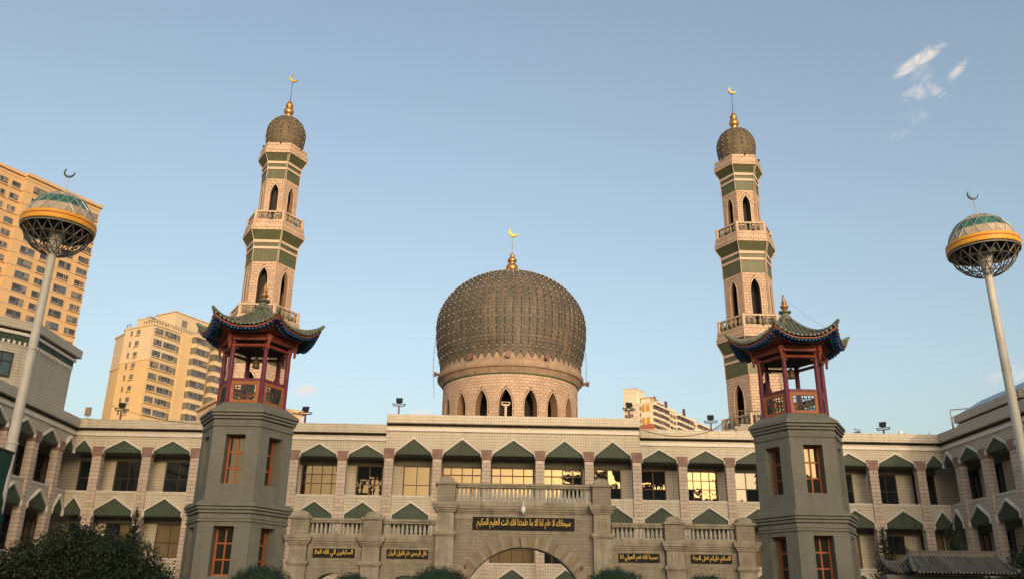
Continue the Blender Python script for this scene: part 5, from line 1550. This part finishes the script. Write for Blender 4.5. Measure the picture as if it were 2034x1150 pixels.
def tree(name, label, cat, loc, blobs, n, size, lm, th, tr=.11, seed=1, group=None, clump=.16, flat=.5):
    t = thing(name, label, cat, loc, 0, group)
    tk_ = MB(); tk_.tube([(0, 0, 0), (.03, 0, th * .5), (0, .03, th)], [tr, tr * .8, tr * .55], 8)
    for (x, y, z, r_, sq) in blobs:
        tk_.tube([(0, .02, th * .75), (x * .5, y * .5, (th * .75 + z) / 2), (x * .9, y * .9, z)], [tr * .5, tr * .35, .015], 5)
    tk_.build('trunk', MT['bark'], t)
    c = MB(); m_ = leaf_cloud(blobs, n, size, seed, flat, clump)
    me = m_.mesh('crown', lm, recalc=False)
    ob('crown', me, t)
    return t
tree('broadleaf_tree', 'dark green bushy tree at the lower left corner', 'tree', (-14.9, 26.2, 0), [(.2, 0, 2.45, .72, 1), (-.7, .2, 2.0, .7, 1), (.75, .1, 2.7, .62, 1), (.1, -.1, 1.7, .9, .8), (.3, .1, 2.9, .42, 1)], 16000, .046, MT['leaf'], 2.4, seed=2)
tree('broadleaf_tree', 'low dark green bushy tree cut off by the left edge, under the conifer', 'tree', (-16.0, 26.6, 0), [(0, 0, 2.3, .8, 1), (.55, .1, 2.0, .75, .9), (-.5, 0, 2.5, .7, 1), (.2, -.2, 1.5, .8, .8)], 14000, .046, MT['leaf'], 1.8, seed=12)
tree('broadleaf_tree', 'dark green bushy tree in the middle of the leafy clump, the tallest of it', 'tree', (-13.25, 26.8, 0), [(0, 0, 3.0, .80, 1), (-.6, 0, 3.28, .50, 1), (.65, .1, 2.9, .65, 1), (0, -.2, 2.2, .95, .8), (-.15, 0, 3.55, .36, .9), (.35, 0, 3.42, .34, 1)], 18000, .046, MT['leaf'], 2.6, seed=3)
tree('broadleaf_tree', 'yellowish green leafy tree just left of the left pagoda', 'tree', (-11.4, 26.0, 0), [(0, 0, 2.75, .62, 1), (-.6, 0, 2.9, .6, 1), (.5, .1, 2.35, .55, 1), (0, -.2, 1.95, .85, .8), (.75, 0, 2.05, .4, 1)], 16000, .046, MT['leaf'], 2.2, seed=4)
def conifer(label, loc, h, r_, seed, n=5200):
    t = thing('conifer_tree', label, 'tree', loc)
    MB().tube([(0, 0, 0), (0, 0, h)], [.09, .02], 7).build('trunk', MT['bark'], t)
    rnd = random.Random(seed); mb = MB()
    for i in range(n):
        u = 1 - math.sqrt(rnd.random()); z = h * (.12 + .9 * u)
        rr = r_ * (1 - u) ** .8 * rnd.uniform(.35, 1.05) * (1 + .2 * math.sin(z * 9))
        a = rnd.uniform(0, TAU)
        p = Vector((math.cos(a) * rr, math.sin(a) * rr, z))
        d = (Vector((math.cos(a), math.sin(a), rnd.uniform(.1, 1.2))) + Vector((rnd.gauss(0, .3), rnd.gauss(0, .3), 0))).normalized()
        s_ = Vector((-d.y, d.x, 0)).normalized() * rnd.uniform(.012, .025)
        l_ = rnd.uniform(.07, .16)
        mb.add([p - s_, p + s_, p + d * l_ + s_ * .3, p + d * l_ - s_ * .3], [(0, 1, 2, 3)])
    ob('crown', mb.mesh('crown', MT['needle'], recalc=False), t)
conifer('narrow dark conifer rising behind the leafy trees, left of the left pagoda', (-13.25, 30.5, 0), 4.75, .80, 5, 9000)
conifer('dark conifer at the far left edge below the green netting', (-15.25, 25.5, 0), 4.45, .62, 6, 7000)
conifer('dark conifer right of the right pagoda, behind the curved wall roof', (11.55, 29.0, 0), 4.35, .92, 7, 9000)
conifer('feathery conifer standing behind the gatehouse roof ridge', (15.2, 31.5, 0), 4.85, 1.05, 8, 9500)
tree('broadleaf_tree', 'dark green leafy tree at the lower right corner beside the gatehouse', 'tree', (14.1, 25.6, 0), [(.1, 0, 2.75, .62, 1), (.45, .2, 3.05, .62, 1), (-.35, 0, 2.35, .5, 1), (.1, -.1, 2.0, .8, .8)], 14000, .044, MT['leaf'], 2.2, seed=9)
def globe(label, x, y, ztop, r_, seed):
    t = tree('clipped_shrub', label, 'shrub', (x, y, 0), [(0, 0, ztop - r_ * .85, r_, .85)], int(30000 * r_ * r_), .030, MT['leafhedge'], ztop - r_ * 1.2, .06, seed, 'clipped round shrubs along the gateway', .05, 1.1)
    MB().ball((0, 0, ztop - r_ * .90), r_ * .90, 20, 13).build('inner_foliage', MT['leafhedge'], t)
globe('clipped round shrub in front of the left pagoda base', -7.72, 26, 2.76, 1.02, 21)
globe('smallest clipped round shrub, under the left side arch', -5.18, 26, 2.60, .62, 22)
globe('clipped round shrub at the left foot of the central arch', -2.72, 26, 2.79, 1.02, 23)
globe('clipped round shrub at the right foot of the central arch', 2.32, 26, 2.84, .98, 24)
globe('clipped round shrub between the two right side arches and the right pagoda', 4.93, 26, 2.71, .72, 25)
spr = thing('roof_sapling', 'small wild sapling growing on the roof behind the right pagoda', 'sapling', (21.0, 51.9, 11.5))
MB().tube([(0, 0, 0), (.02, 0, 1.0)], [.015, .008], 5).build('stem', MT['bark'], spr)
ob('foliage', leaf_cloud([(0, 0, .85, .16, 1.2), (0, 0, .6, .14, 1)], 260, .04, 31, .3, .05).mesh('foliage', MT['leaf'], recalc=False), spr)

def cable(label, pts, loc, r_=.012):
    c = thing('sagging_cable', label, 'cable', loc)
    MB().tube([Vector(p) for p in pts], r_, 4).build('wire', MT['wire'], c)
def sag(a, b, s, n=10): return [Vector(a).lerp(Vector(b), i / n) - Vector((0, 0, s * 4 * (i / n) * (1 - i / n))) for i in range(n + 1)]
cable('thin dark cable sagging along the roof parapet left of the left pagoda', sag((0, 0, .95), (8.6, 0, .25), .55), (-23.2, 49.66, 11.6))
cable('thin dark cable sagging over the parapet left of the stair railing', sag((0, 0, .15), (4.6, 0, .35), .45), (7.4, 49.66, 11.6))
cable('thin guy wire running down from the right pagoda finial to its roof corner', sag((0, 0, 0), (1.5, -.6, -1.5), .08), (10.9, 33.85, 14.1), .004)
